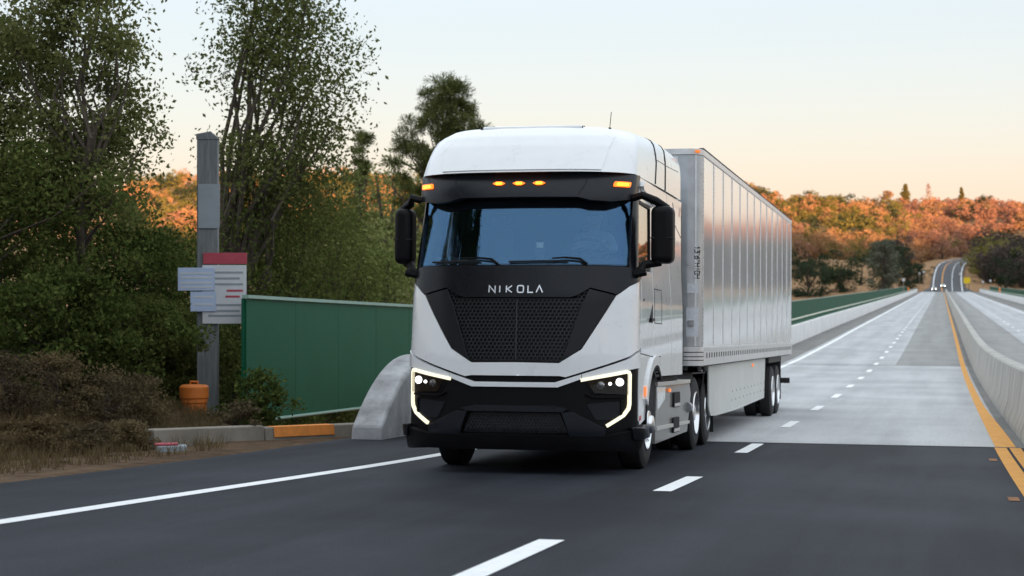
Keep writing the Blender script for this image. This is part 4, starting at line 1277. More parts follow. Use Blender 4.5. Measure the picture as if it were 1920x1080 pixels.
def honeycomb(name, poly, fn, m, parent, rad, off, depth):
    from_poly = [Vector(p) for p in poly]
    def inside(q):
        c = False; j = len(from_poly) - 1
        for i in range(len(from_poly)):
            a, b = from_poly[i], from_poly[j]
            if (a.y > q[1]) != (b.y > q[1]) and q[0] < (b.x - a.x) * (q[1] - a.y) / (b.y - a.y) + a.x: c = not c
            j = i
        return c
    mb = MB()
    dx, dz = rad * math.sqrt(3), rad * 1.5
    for r_ in range(-40, 40):
        for c_ in range(-40, 40):
            q = (c_ * dx + (r_ % 2) * dx / 2, 1.6 + r_ * dz)
            if not inside(q): continue
            V = []
            for rr, oo in ((rad * .985, off), (rad * .80, off), (rad * .76, off - depth)):
                for k in range(6):
                    a = math.pi / 6 + k * math.pi / 3
                    V.append(fn(q[0] + rr * math.cos(a), q[1] + rr * math.sin(a), oo))
            F = []
            for k in range(6):
                k2 = (k + 1) % 6
                F += [(k, k2, 6 + k2, 6 + k), (6 + k, 6 + k2, 12 + k2, 12 + k)]
            mb.add(V, F)
    return mb.build(name, m, parent, False)
honeycomb('grille_mesh', sym([(0, 1.262), (.50, 1.262), (.545, 1.335), (.73, 1.86), (.80, 2.03), (.66, 1.945), (0, 1.935)]), SF, M['mesh'], tr, .0265, -.012, .03)
ribbon('grille_bar', [(.01, 1.275), (.01, 1.925)], .016, SF, M['mesh'], tr, .0, .02)
# NIKOLA, letter by letter
LET = {'N': ([[(0, 0), (0, 1), (.85, 0), (.85, 1)]], .85), 'I': ([[(0, 0), (0, 1)]], .0), 'K': ([[(0, 0), (0, 1)], [(.8, 1), (.12, .5), (.8, 0)]], .8),
       'O': ('ring', .85), 'L': ([[(0, 1), (0, 0), (.72, 0)]], .72), 'A': ([[(0, 0), (.45, 1), (.9, 0)]], .9)}
cx = -.312; H = .074
widths = [('N', -.310), ('I', -.188), ('K', -.112), ('O', .015), ('L', .135), ('A', .228)]
for ch, x0 in widths:
    st, w = LET[ch]
    def fnl(u, v, o, x0=x0): return SF(x0 + u, 2.005 + v, o)
    if st == 'ring':
        pts = rounded([(0, 0), (.068, 0), (.068, H), (0, H)], .018, 3)
        ribbon('letter', pts, .0135, fnl, M['chrome'], tr, .016, .012, closed=True)
    else:
        o0 = None
        for i, pl in enumerate(st):
            q = [(a * .08, b * H) for a, b in pl]
            o_ = ribbon('letter' if i == 0 else 'letter_arm', q, .0135, fnl, M['chrome'], tr if i == 0 else o0, .016 + .001 * i, .012)
            if i == 0: o0 = o_

# ---- bumper
panel('bumper', sym([(0, .962), (.48, .962), (.742, 1.056), (1.325, 1.162), (1.50, 1.18), (1.50, .45), (.80, .45), (.55, .70), (0, .70)]), SF, M['plastic'], tr, -.012, .06, bev=.012, grid=.06)
panel('bumper_beam', sym([(0, .700), (.54, .700), (.60, .735), (.45, .765), (0, .765)]), SF, M['visor'], tr, .045, .06, bev=.018)
for sg in (1, -1):
    p = [(.53, .695), (.66, .695), (1.0, .525), (1.0, .43), (.62, .43), (.60, .50)]
    panel('bumper_wing', p if sg > 0 else mir(p), SF, M['visor'], tr, .04, .06, bev=.014)
    p = [(.80, .79), (1.19, .82), (1.19, .63), (.90, .615)]
    panel('fog_panel', p if sg > 0 else mir(p), SF, M['visor'], tr, -.004, .012, bev=.004, rnd=.03)
    p = [(.78, .90), (.90, .88), (1.24, .885), (1.24, .865), (.88, .855)]
    panel('lamp_ledge', p if sg > 0 else mir(p), SF, M['plastic'], tr, .025, .04, bev=.004)
    p = [(1.18, .83), (1.205, .83), (1.205, .66), (1.18, .66)]
    panel('fog_trim', p if sg > 0 else mir(p), SF, M['plastic'], tr, .01, .02, bev=.003)
panel('lower_intake', sym([(0, .46), (.60, .46), (.50, .69), (0, .69)]), SF, M['radiator'], tr, -.05, .02, bev=0)
honeycomb('lower_mesh', sym([(0, .475), (.56, .475), (.475, .67), (0, .67)]), SF, M['mesh'], tr, .022, -.03, .02)
lip = sym([(0, .455), (.62, .452), (1.0, .455), (1.36, .515), (1.49, .50), (1.49, .385), (1.38, .27), (1.0, .30), (0, .30)])
panel('front_lip', lip, SF, M['plastic'], tr, .055, .10, bev=.02, grid=.06)
for sg in (1, -1):
    p = [(1.28, .54), (1.49, .53), (1.50, .405), (1.30, .41)]
    panel('lip_corner', p if sg > 0 else mir(p), SF, M['paint_black'], tr, .085, .08, bev=.015)
# ---- headlights
for sg in (1, -1):
    mm = (lambda p: p) if sg > 0 else mir
    hl = panel('headlight', mm([(.76, 1.050), (1.30, 1.145), (1.30, .885), (.86, .90)]), SF, M['plastic'], tr, -.004, .02, bev=.003)
    ribbon('running_light', mm([(.735, 1.048), (1.245, 1.142), (1.278, 1.138), (1.292, 1.11), (1.290, .79), (1.278, .74), (1.215, .668), (1.02, .552)]), .034, SF, M['drl'], hl, .022, .03)
    for t_, z_, r_, mat_ in ((1.165, 1.03, .042, 'lamp'), (1.055, 1.012, .018, 'lamp'), (.955, 1.0, .036, 'lamp_dim')):
        p = SF(sg * t_, z_, .012); q = SF(sg * t_, z_, .03)
        n_ = (Vector((0, -1, .0)) + (q - p).normalized() * .6).normalized()
        mt = Matrix.Translation(p) @ n_.to_track_quat('Z', 'Y').to_matrix().to_4x4()
        MB().lathe([(-.01, r_), (.008, r_), (.018, r_ * .8), (.022, r_ * .3)], 20, 'Z', mtx=mt).build('projector', M[mat_], hl)
        MB().lathe([(-.012, r_ * 1.22), (.006, r_ * 1.22), (.006, r_ * 1.02), (-.012, r_ * 1.02)], 20, 'Z', mtx=mt, closed=True).build('bezel', M['steel'], hl)
    panel('lens_cover', mm([(.80, 1.045), (1.262, 1.125), (1.262, .895), (.88, .91)]), SF, M['lens'], hl, .034, .006, bev=0)

# ---- windshield, pillars, visor
ws = sym([(0, 2.32), (1.0, 2.318), (1.27, 2.312), (1.335, 2.36), (1.35, 3.06), (1.25, 3.14), (0, 3.16)])
panel('windshield', ws, SF, M['glass'], tr, -.018, .008, bev=0, grid=.05)
panel('painted_visor_shade', sym([(0, 2.965), (.72, 2.955), (.84, 2.915), (1.02, 2.925), (1.22, 2.975), (1.34, 3.05), (1.34, 3.13), (0, 3.15)]), SF, M['gap'], tr, -.030, .006, bev=0)  # dark sheet behind the glass, standing in for the visor's shade and reflection
for sg in (1, -1):
    p = [(1.30, 2.29), (1.515, 2.275), (1.535, 3.10), (1.36, 3.12)]
    panel('pillar', p if sg > 0 else mir(p), SF, M['paint_black'], tr, .002, .05, bev=.012)
panel('cowl', sym([(0, 2.304), (1.30, 2.292), (1.30, 2.330), (0, 2.338)]), SF, M['plastic'], tr, -.022, .03, bev=.004)
vis = sym([(0, 3.335), (1.40, 3.335), (1.62, 3.35), (1.66, 3.17), (1.60, 3.075), (1.10, 3.02), (.86, 3.03), (.70, 3.065), (0, 3.07)])
visor = panel('sun_visor', vis, VF, M['visor'], tr, .0, .16, bev=.02, grid=.06)
for sg in (1, -1):
    ribbon('visor_seam', [(sg * .80, 3.326), (sg * .775, 3.20), (sg * .70, 3.085)], .010, VF, M['gap'], visor, .003, .01)
for t_ in (-.245, -.005, .235):
    o_ = panel('marker_light', [(t_ - .078, 3.222), (t_ - .03, 3.244), (t_ + .03, 3.244), (t_ + .078, 3.222), (t_ + .03, 3.200), (t_ - .03, 3.200)], VF, M['amber'], visor, .018, .02, bev=.004, grid=.05, rnd=.012)
    panel('marker_core', [(t_ - .036, 3.236), (t_ + .036, 3.236), (t_ + .036, 3.208), (t_ - .036, 3.208)], VF, M['amber_core'], o_, .022, .006, bev=0)
for sg in (1, -1):
    p = [(sg * 1.115, 3.245), (sg * 1.335, 3.245), (sg * 1.325, 3.185), (sg * 1.105, 3.185)]
    o_ = panel('marker_light', p, VF, M['amber'], visor, .018, .02, bev=.005, grid=.05, rnd=.02)
    p = [(sg * 1.15, 3.232), (sg * 1.30, 3.232), (sg * 1.29, 3.198), (sg * 1.14, 3.198)]
    panel('marker_core', p, VF, M['amber_core'], o_, .022, .006, bev=0, rnd=.01)
for t_ in (-1.2, -1.05, -.82, -.55, -.30):
    MB().box(t_ - .01, t_ + .01, VF(t_, 3.33).y - .004, VF(t_, 3.33).y + .03, 3.333, 3.350).build('visor_clip', M['gap'], visor, False)

# ---- roof fairing
kz = np.array([0, .12, .25, .4, .55, .68, .78, .86, .92, .965, .99, 1.0])
def roof_pt(k, u):
    """k: 0 visor line .. 1 crown; u: -1..1 round the plan from right rear to left rear"""
    z = 3.345 + .625 * k
    yfr = np.interp(k, [0, .25, .5, .7, .85, .95, 1], [.12, .24, .37, .51, .68, .92, 1.25])
    h1 = np.interp(k, [0, .25, .5, .7, .85, .95, 1], [1.235, 1.225, 1.205, 1.17, 1.09, .95, .70])
    h2 = np.interp(k, [0, .4, .6, .8, .9, .97, 1], [1.262, 1.262, 1.258, 1.235, 1.19, 1.10, .85])
    a = abs(u)
    YB = 4.02
    if a < .5:
        t = a / .5
        x_ = math.sin(t * math.pi / 2); y_ = yfr + .50 * (1 - (1 - x_ ** 3.2) ** (1 / 1.7))
        hx = h1
        return Vector((math.copysign(hx * x_, u), y_, z))
    s_ = (a - .5) / .5
    y_ = yfr + .50 + (YB - yfr - .50) * s_
    hx = h1 + (h2 - h1) * float(ss(.9, 2.6, y_))
    return Vector((math.copysign(hx, u), y_, z + .0))
nu = 72
V = []; F = []
for k in kz:
    for i in range(nu + 1): V.append(roof_pt(k, -1 + 2 * i / nu))
W = nu + 1
for i in range(len(kz) - 1):
    for j in range(nu): F.append((i * W + j, i * W + j + 1, (i + 1) * W + j + 1, (i + 1) * W + j))
    F.append((i * W + nu, i * W, (i + 1) * W, (i + 1) * W + nu))
top = (len(kz) - 1) * W
for j in range(nu // 2): F.append((top + j, top + j + 1, top + nu - j - 1, top + nu - j))
F.append(tuple(range(W)))
roof = MB().add(V, F).build('roof_fairing', M['paint_white'], tr, True, 42)
def RF(u, k, off=0.0):
    p = roof_pt(k, u)
    if off == 0: return p
    e = .01
    n = (roof_pt(k, min(1, u + e)) - roof_pt(k, max(-1, u - e))).cross(roof_pt(min(1, k + e), u) - roof_pt(max(0, k - e), u)).normalized()
    if n.y > .3 or n.x * u < -.3 or n.z < -.3: n = -n
    return p + n * off
# raised brow between two creases
panel('roof_brow', [(-.262, .03), (.262, .03), (.285, .45), (.325, .80), (.30, .90), (-.30, .90), (-.325, .80), (-.285, .45)], RF, M['paint_white'], roof, .014, .03, grid=.03, bev=.008)
MB().tube([(-.60, .86, 3.895), (-.57, .80, 3.915), (.57, .80, 3.915), (.60, .86, 3.895)], .024, 8).build('roof_bar', M['paint_white'], roof)
for sg in (1, -1):
    MB().prism([(.76, 3.86), (.98, 3.915), (.92, 3.945), (.80, 3.93)], sg * .56 - .05, sg * .56 + .03, 'YZ').build('bar_bracket', M['plastic'], roof, bev=.004)
MB().prism([(1.25, 3.96), (1.4, 3.99), (3.2, 3.99), (3.4, 3.96)], -.62, .62, 'YZ').build('roof_hatch', M['paint_white'], roof, bev=.01)
an = MB().tube([(.80, 1.35, 3.90), (.80, 1.36, 3.97)], .018, 8); an.build('antenna_base', M['plastic'], roof)
MB().tube([(.80, 1.36, 3.97), (.81, 1.40, 4.16)], .0045, 5).build('antenna', M['plastic'], roof)
# seams on the roof side
ribbon('roof_seam', [(.69, .02), (.685, .45), (.655, .86), (.64, .97)], .012, RF, M['gap'], roof, .002, .01, step=.02)
ribbon('roof_seam', [(.80, .0), (.785, .5), (.77, .85), (.755, .985)], .016, RF, M['gap'], roof, .002, .01, step=.02)
ribbon('roof_seam', [(.69, .50), (.80, .50), (.97, .55)], .010, RF, M['gap'], roof, .002, .01, step=.02)

# ---- cab sides
for sg in (1, -1):
    mm = (lambda p: p) if sg > 0 else mir
    arc = [(2.63 + .66 * math.cos(a), .52 + .66 * math.sin(a)) for a in np.linspace(R(170), R(54), 14)]
    fen = panel('front_fender', mm([(1.49, 1.335), (1.49, .60), (1.55, .555), (1.90, .60)] + arc + [(3.10, 1.075), (3.10, 1.30), (2.52, 1.30), (1.66, 1.335)]), SF, M['paint_white'], tr, .0, .05, bev=.012, grid=.08)
    arc2 = [(2.63 + .685 * math.cos(a), .52 + .685 * math.sin(a)) for a in np.linspace(R(178), R(50), 16)]
    fl = [(2.63 + .80 * math.cos(a), .52 + .80 * math.sin(a)) for a in np.linspace(R(157), R(72), 14)] + [(2.63 + .69 * math.cos(a), .52 + .69 * math.sin(a)) for a in np.linspace(R(72), R(160), 14)]
    panel('arch_flare', mm(fl), SF, M['paint_white'], fen, .028, .03, bev=.014, grid=.06)
    ribbon('arch_trim', mm(arc2), .05, SF, M['plastic'], fen, .016, .05)
    panel('side_marker', mm([(1.87, .86), (1.95, .87), (1.95, .98), (1.87, .97)]), SF, M['amber_glow'], fen, .012, .02, bev=.003)
    panel('fender_reflector', mm([(1.53, .60), (1.61, .61), (1.61, .66), (1.53, .65)]), SF, M['red'], fen, .008, .012, bev=.002)
    door = panel('door', mm([(1.655, 1.345), (2.50, 1.312), (2.50, 2.285), (1.675, 2.285)]), SF, M['paint_white'], tr, .0, .05, bev=.010, grid=.09)
    panel('window', mm([(1.56, 2.32), (2.34, 2.345), (2.33, 3.03), (1.56, 3.04)]), SF, M['glass_side'], door, -.012, .008, bev=0, grid=.15)
    panel('window_frame', mm([(2.355, 2.30), (2.50, 2.30), (2.50, 3.06), (2.345, 3.06)]), SF, M['paint_white'], door, .0, .04, bev=.008)
    ribbon('window_seal', mm([(1.54, 2.30), (2.345, 2.32), (2.335, 3.045), (1.55, 3.06)]), .035, SF, M['plastic'], door, .004, .04)
    panel('door_header', mm([(1.54, 3.075), (2.50, 3.075), (2.50, 3.335), (1.60, 3.335)]), SF, M['paint_white'], tr, .0, .05, bev=.008)
    panel('handle_recess', mm([(2.14, 1.70), (2.46, 1.92), (2.46, 1.70)]), SF, M['gap'], door, .002, .008, bev=0)
    ribbon('handle', mm([(2.20, 1.735), (2.44, 1.735)]), .03, SF, M['plastic'], door, .03, .02)
    panel('badge', mm([(1.74, 1.93), (1.86, 1.945), (1.86, 1.965), (1.74, 1.95)]), SF, M['ink'], door, .003, .006, bev=0)
    # sleeper side, with a shut locker lid and a rear fairing
    sl = panel('sleeper_side', mm([(2.515, 1.312), (3.115, 1.312), (3.115, 1.075), (4.02, 1.075), (3.96, 1.6), (3.90, 2.3), (3.66, 3.335), (2.515, 3.335)]), SF, M['paint_white'], tr, .0, .05, bev=.010, grid=.12)
    ribbon('locker_seam', mm([(2.60, 1.70), (3.16, 1.70), (3.16, 2.10), (2.60, 2.10)]), .010, SF, M['gap'], sl, .0025, .01, closed=True)
    ff = panel('rear_fairing', mm([(4.04, 1.075), (4.98, 1.075), (5.00, 3.335), (3.685, 3.335), (3.925, 2.3), (3.985, 1.6)]), SF, M['paint_white'], tr, .0, .05, bev=.010, grid=.12)
    ribbon('fairing_seam', mm([(3.74, 3.12), (4.30, 3.02), (4.97, 2.86)]), .010, SF, M['gap'], ff, .0025, .01)
    ribbon('fairing_slot', mm([(4.18, 3.26), (4.36, 3.12)]), .02, SF, M['gap'], ff, .003, .01)
    panel('fairing_edge', mm([(4.985, 1.2), (5.06, 1.2), (5.06, 3.30), (4.985, 3.33)]), SF, M['plastic'], ff, .0, .04, bev=.004)
    panel('air_deflector', mm([(1.55, 3.235), (1.62, 3.30), (2.55, 3.19), (2.80, 3.10), (2.62, 3.085), (1.60, 3.20)]), SF, M['paint_white'], tr, .05, .045, bev=.008)
    # wheel house
    MB().box(*sorted((sg * .62, sg * 1.20)), .98, 2.32, 1.16, 1.22).build('wheel_house', M['gap'], tr, False)
    MB().box(*sorted((sg * .62, sg * 1.245)), 2.26, 2.32, .30, 1.20).build('splash_guard', M['chassis'], tr, False)
    # chassis fairing below the cab
    def KF(y, z, o): return Vector((sg * (1.25 + o), y, z))
    sk = panel('chassis_fairing', [(2.10, .99), (5.05, .985), (5.22, .80), (5.10, .60), (4.86, .30), (2.02, .27)], KF, M['taupe'], tr, .0, .05, grid=.3, bev=.012)
    panel('fairing_top', [(2.08, 1.0), (5.04, .995), (5.04, .945), (2.10, .95)], KF, M['taupe_light'], sk, .02, .3, grid=.4, bev=.010)
    panel('fairing_front', [(2.12, .945), (2.80, .94), (2.72, .78), (2.14, .66)], KF, M['paint_white'], sk, .012, .03, grid=.3, bev=.006)
    panel('fairing_ledge', [(2.05, .475), (4.95, .445), (4.93, .405), (2.04, .425)], KF, M['taupe_light'], sk, .025, .04, grid=.4, bev=.008)
    for y0_, y1_, z0_, z1_ in ((3.45, 3.98, .66, .85), (3.40, 3.92, .34, .53)):
        st = panel('step', [(y0_, z0_), (y1_, z0_), (y1_, z1_), (y0_, z1_)], KF, M['gap'], sk, .028, .03, grid=.3, bev=.002, rnd=.03)
        panel('step_tread', [(y0_ + .02, z0_ + .01), (y1_ - .02, z0_ + .01), (y1_ - .02, z0_ + .05), (y0_ + .02, z0_ + .05)], KF, M['taupe_light'], st, .036, .02, grid=.3, bev=.002)
    panel('fairing_marker', [(3.02, .905), (3.15, .905), (3.15, .865), (3.02, .865)], KF, M['amber_glow'], sk, .03, .02, grid=.3, bev=.003)
    MB().lathe([(0, .07), (.18, .07), (.20, .05)], 18, 'Y', (sg * 1.24, 4.85, .62)).build('air_tank', M['steel'], tr)
    MB().box(*sorted((sg * .9, sg * 1.22)), 2.45, 3.9, 1.0, 1.075).build('side_step', M['steel'], tr, False)
    # mirrors
    MX, MH = (1.545, .125) if sg > 0 else (1.44, .105)
    mi = MB().box(sg * MX - MH, sg * MX + MH, .46, .74, 2.345, 2.985)
    mo = mi.build('mirror', M['plastic'], tr, bev=.075, seg=5)
    MB().box(sg * MX - MH - .002, sg * MX + MH + .002, .462, .70, 2.62, 2.632).build('mirror_gap', M['gap'], mo, bev=.006)
    MB().box(sg * MX - MH + .02, sg * MX + MH - .02, .735, .746, 2.40, 2.93).build('mirror_glass', M['glass_side'], mo, False)
    MB().tube([(sg * 1.22, .50, 3.07), (sg * 1.33, .48, 3.10), (sg * (MX - .075), .54, 3.04), (sg * (MX + .055), .60, 2.96)], [.04, .045, .05, .04], 10).build('mirror_arm', M['plastic'], mo)
    MB().tube([(sg * 1.24, .46, 2.22), (sg * 1.32, .46, 2.26), (sg * 1.35, .52, 2.33), (sg * (MX - .02), .58, 2.36)], [.06, .055, .05, .045], 10).build('mirror_arm', M['plastic'], mo)
    MB().tube([(sg * 1.24, .44, 2.215), (sg * 1.385, .44, 2.245)], .042, 10).build('mirror_pivot', M['plastic'], mo, bev=.01)

# wipers
for x0, x1 in ((-.22, -1.05), (.80, -.10)):
    w_ = MB(); w_.tube([SF(x0, 2.315, .02), SF(x0 - .08, 2.37, .03), SF(x0 - .25, 2.385, .03), SF((x0 + x1) / 2 + .05, 2.375, .03)], [.016, .014, .011, .008], 6)
    wo = w_.build('wiper', M['plastic'], tr)
    MB().tube([SF(x0 - .22, 2.352, .012), SF((x0 + x1) / 2, 2.352, .012), SF(x1, 2.345, .012)], .011, 5).build('wiper_blade', M['gap'], wo)

# ---- interior
MB().prism([(.62, 2.24), (.55, 2.30), (.62, 2.40), (.85, 2.44), (1.05, 2.34), (1.05, 2.24)], -1.14, 1.14, 'YZ').build('dashboard', M['interior'], tr, bev=.02)
for sx in (.62, -.62):
    MB().box(sx - .25, sx + .25, 1.25, 1.72, 2.24, 2.36).build('seat', M['interior'], tr, bev=.05, seg=3)
    MB().box(sx - .24, sx + .24, 1.64, 1.80, 2.36, 2.86).build('seat_back', M['interior'], tr, bev=.06, seg=3)
    MB().box(sx - .13, sx + .13, 1.66, 1.77, 2.86, 3.02).build('headrest', M['interior'], tr, bev=.05, seg=3)
sw_ = MB()
cst, nst = Vector((.62, 1.04, 2.52)), Vector((0, .55, .83)).normalized()
ua = Vector((1, 0, 0)); ub = nst.cross(ua)
sw_.tube([cst + (ua * math.cos(a) + ub * math.sin(a)) * .22 for a in np.linspace(0, 2 * math.pi, 25)], .016, 7, False)
swo = sw_.build('steering_wheel', M['interior'], tr)
MB().tube([cst - nst * .01 + ua * .2, cst, cst - ua * .2], .018, 6).build('wheel_spoke', M['interior'], swo)
MB().tube([cst, cst - nst * .25], .03, 8).build('steering_column', M['interior'], swo)
dd = MB().box(.08, .21, .60, .63, 2.44, 2.60).build('dash_device', M['interior2'], tr, bev=.02, seg=3)
MB().tube([(.145, .62, 2.38), (.145, .62, 2.46)], .05, 8).build('device_stand', M['interior2'], dd)
MB().box(.105, .185, .594, .599, 2.53, 2.59).build('device_window', M['sticker'], dd, False)

# ---- wheels
def wheel(parent, x, y, z, r, w, sg, steer=False, name='wheel'):
    """outer face towards sg; x = outer face plane"""
    W0 = empty(name, (x, y, z), (0, 0, 0 if sg > 0 else math.pi), parent)
    ty = MB().lathe([(-w, .31), (-w + .01, .36), (-w + .012, r - .06), (-w + .035, r - .012), (-w + .06, r), (-.06, r), (-.035, r - .012), (-.012, r - .06), (-.004, .40), (-.01, .31)], 44, 'X', closed=True)
    t_ = ty.build('tyre', M['rubber'], W0, True, 30)
    tg = MB()
    for a in np.linspace(.06, w - .06, 4):
        tg.lathe([(-a - .008, r - .002), (-a - .008, r + .0015), (-a + .008, r + .0015), (-a + .008, r - .002)], 44, 'X', closed=True)
    tg.build('tread_groove', M['gap'], t_)
    if steer: prof = [(-w + .02, .30), (-.02, .312), (.0, .30), (.004, .288), (-.02, .275), (-.05, .262), (-.055, .20), (-.02, .175), (.02, .155), (.03, .11), (.06, .10), (.075, .07), (.08, .02)]
    else: prof = [(-w + .02, .30), (-.02, .312), (.0, .30), (.004, .288), (-.02, .278), (-.10, .262), (-.13, .225), (-.15, .15), (-.13, .13), (-.05, .12), (-.02, .10), (-.01, .03)]
    ri = MB().lathe(prof, 40, 'X').build('rim', M['alloy'], W0, True, 40)
    lg = MB()
    xl = -.03 if steer else -.135
    for k in range(10):
        a = 2 * math.pi * k / 10
        lg.lathe([(xl - .02, .016), (xl + .03, .016), (xl + .036, .010)], 8, 'X', (0, .205 * math.cos(a) * (.97 if steer else .93), .205 * math.sin(a) * (.97 if steer else .93)))
    lg.build('lug_nuts', M['chrome'], ri)
    hh = MB()
    for k in range(10):
        a = 2 * math.pi * (k + .5) / 10
        hh.lathe([(-.06 if steer else -.125, .026), (-.0525 if steer else -.1105, .026)], 12, 'X', (0, .232 * math.cos(a), .232 * math.sin(a)))
    hh.build('hand_holes', M['gap'], ri)
    return W0
def tract_ground(y):
    """local height of the road under the tractor at y"""
    p = T0 + _ty * y
    return (float(zr(p.y)) - p.z)
for sg in (1, -1):
    wheel(tr, sg * 1.225, 1.62, .515 + tract_ground(1.62), .515, .31, sg, True)
    for ya in (5.94, 7.24):
        wheel(tr, sg * 1.235, ya, .51 + tract_ground(ya), .51, .27, sg)
        wheel(tr, sg * .93, ya, .51 + tract_ground(ya), .51, .27, sg)
    MB().prism([(5.35, .98), (5.45, 1.08), (7.75, 1.08), (7.85, .95), (7.83, .95), (7.74, 1.06), (5.46, 1.06), (5.37, .96)], sg * .62, sg * 1.24, 'YZ').build('drive_fender', M['chassis'], tr)
    MB().box(*sorted((sg * .64, sg * 1.24)), 7.88, 7.90, .16, .98).build('mud_flap', M['rubber'], tr, False)
    MB().box(*sorted((sg * .34, sg * .44)), .9, 8.2, .72, 1.0).build('frame_rail', M['chassis'], tr, False)
for ya in (1.62, 5.94, 7.24):
    MB().tube([(-1.05, ya, .515 + tract_ground(ya)), (1.05, ya, .515 + tract_ground(ya))], .09, 10).build('axle', M['chassis'], tr)
MB().box(-.9, .9, 2.4, 5.3, .38, .95).build('battery_box', M['chassis'], tr, False)
MB().prism([(5.9, 1.0), (5.7, 1.1), (6.9, 1.16), (7.3, 1.05)], -.45, .45, 'YZ').build('coupling_plate', M['chassis'], tr)
MB().box(-.95, .95, .35, 1.0, .30, .48).build('underbody_guard', M['chassis'], tr, False)
MB().box(-1.20, 1.20, 4.0, 4.05, 1.1, 3.6).build('cab_rear_wall', M['interior2'], tr, False)

# ================================================================== driver
dr = empty('person', (0, 0, 0)); dr.parent = None
dr.location = tr.location; dr.rotation_euler = tr.rotation_euler
tag(dr, 'driver in a dark shirt seated behind the windshield, hands on the wheel', 'person')
def skin(name, pts, edges, rad, m, parent, root=0, sub=2):
    me = bpy.data.meshes.new(name)
    me.from_pydata(pts, edges, [])
    me.materials.append(m)
    o = link(name, me, parent)
    o.modifiers.new('skin', 'SKIN').use_smooth_shade = True
    sv = me.skin_vertices[0].data
    for i, r_ in enumerate(rad):
        sv[i].radius = (r_, r_) if not isinstance(r_, tuple) else r_
        sv[i].use_root = (i == root)
    s = o.modifiers.new('sub', 'SUBSURF'); s.levels = sub; s.render_levels = sub
    return o
X0 = .62
bp_ = [(X0, 1.50, 2.40), (X0, 1.50, 2.55), (X0, 1.48, 2.68), (X0, 1.47, 2.76), (X0, 1.455, 2.83), (X0, 1.44, 2.91), (X0, 1.44, 2.99),
       (X0 + .17, 1.47, 2.70), (X0 + .25, 1.34, 2.53), (X0 + .19, 1.11, 2.56),
       (X0 - .17, 1.47, 2.70), (X0 - .25, 1.34, 2.53), (X0 - .19, 1.11, 2.56),
       (X0 + .11, 1.25, 2.38), (X0 + .13, 1.0, 2.36), (X0 - .11, 1.25, 2.38), (X0 - .13, 1.0, 2.36)]
be_ = [(0, 1), (1, 2), (2, 3), (3, 4), (4, 5), (5, 6), (2, 7), (7, 8), (8, 9), (2, 10), (10, 11), (11, 12), (0, 13), (13, 14), (0, 15), (15, 16)]
br_ = [(.16, .12), (.155, .11), (.15, .10), (.055, .055), (.058, .06), (.078, .095), (.062, .08), .065, .05, .034, .065, .05, .034, .085, .06, .085, .06]
bo = skin('body', bp_, be_, br_, M['shirt'], dr)
hd = MB().lathe([(-.125, .03), (-.105, .062), (-.06, .076), (0, .084), (.05, .086), (.09, .07), (.115, .03)], 18, 'Z', (X0, 1.43, 2.93)).build('head', M['skin'], dr)
MB().prism([(1.348, 2.935), (1.32, 2.895), (1.35, 2.885)], X0 - .014, X0 + .014, 'YZ').build('nose', M['skin'], hd, bev=.006)
MB().box(X0 - .068, X0 + .068, 1.342, 1.36, 2.935, 2.965).build('sunglasses', M['ink'], hd, bev=.008)
MB().lathe([(.02, .091), (.07, .09), (.11, .07), (.128, .03)], 18, 'Z', (X0, 1.435, 2.935)).build('hair', M['interior'], hd)
for s_ in (1, -1):
    MB().box(X0 + s_ * .087 - .008, X0 + s_ * .087 + .008, 1.42, 1.455, 2.90, 2.955).build('ear', M['skin'], hd, bev=.006)
    hb = Vector((X0 + s_ * .19, 1.09, 2.57))
    pm = MB().box(hb.x - .04, hb.x + .04, hb.y - .05, hb.y + .04, hb.z - .018, hb.z + .018).build('hand', M['skin'], dr, bev=.015)
    for q in range(4):
        fx = hb.x - .03 + .02 * q
        MB().tube([(fx, hb.y - .045, hb.z + .005), (fx, hb.y - .08, hb.z - .002), (fx, hb.y - .085, hb.z - .03), (fx, hb.y - .06, hb.z - .04)], [.0095, .009, .0085, .007], 6).build('finger', M['skin'], pm)
    MB().tube([(hb.x - s_ * .035, hb.y, hb.z), (hb.x - s_ * .06, hb.y - .03, hb.z - .01), (hb.x - s_ * .05, hb.y - .06, hb.z - .025)], [.011, .010, .008], 6).build('thumb', M['skin'], pm)
MB().tube([(X0 + .19, 1.375, 2.70), (X0 + .08, 1.37, 2.62), (X0 - .1, 1.385, 2.48)], .018, 6).build('seat_belt', M['vest'], dr)

# ================================================================== the trailer
RP = 0.0257
_ry = Vector((-TA, 1, -RP)).normalized(); _rz = _tx.cross(_ry)
R0 = Vector((-4.515, 24.42, .78))
tl = empty('semi_trailer', R0)
tl.rotation_euler = Matrix((_tx, _ry, _rz)).transposed().to_euler()
tag(tl, 'long bare aluminium box trailer coupled behind the tractor', 'trailer')
LEN, HW, ZB, ZT = 16.0, 1.30, 1.42, 4.06
MB().box(-HW + .05, HW - .05, .25, LEN - .02, 1.20, ZT + .02).build('inner_box', M['interior2'], tl, False)
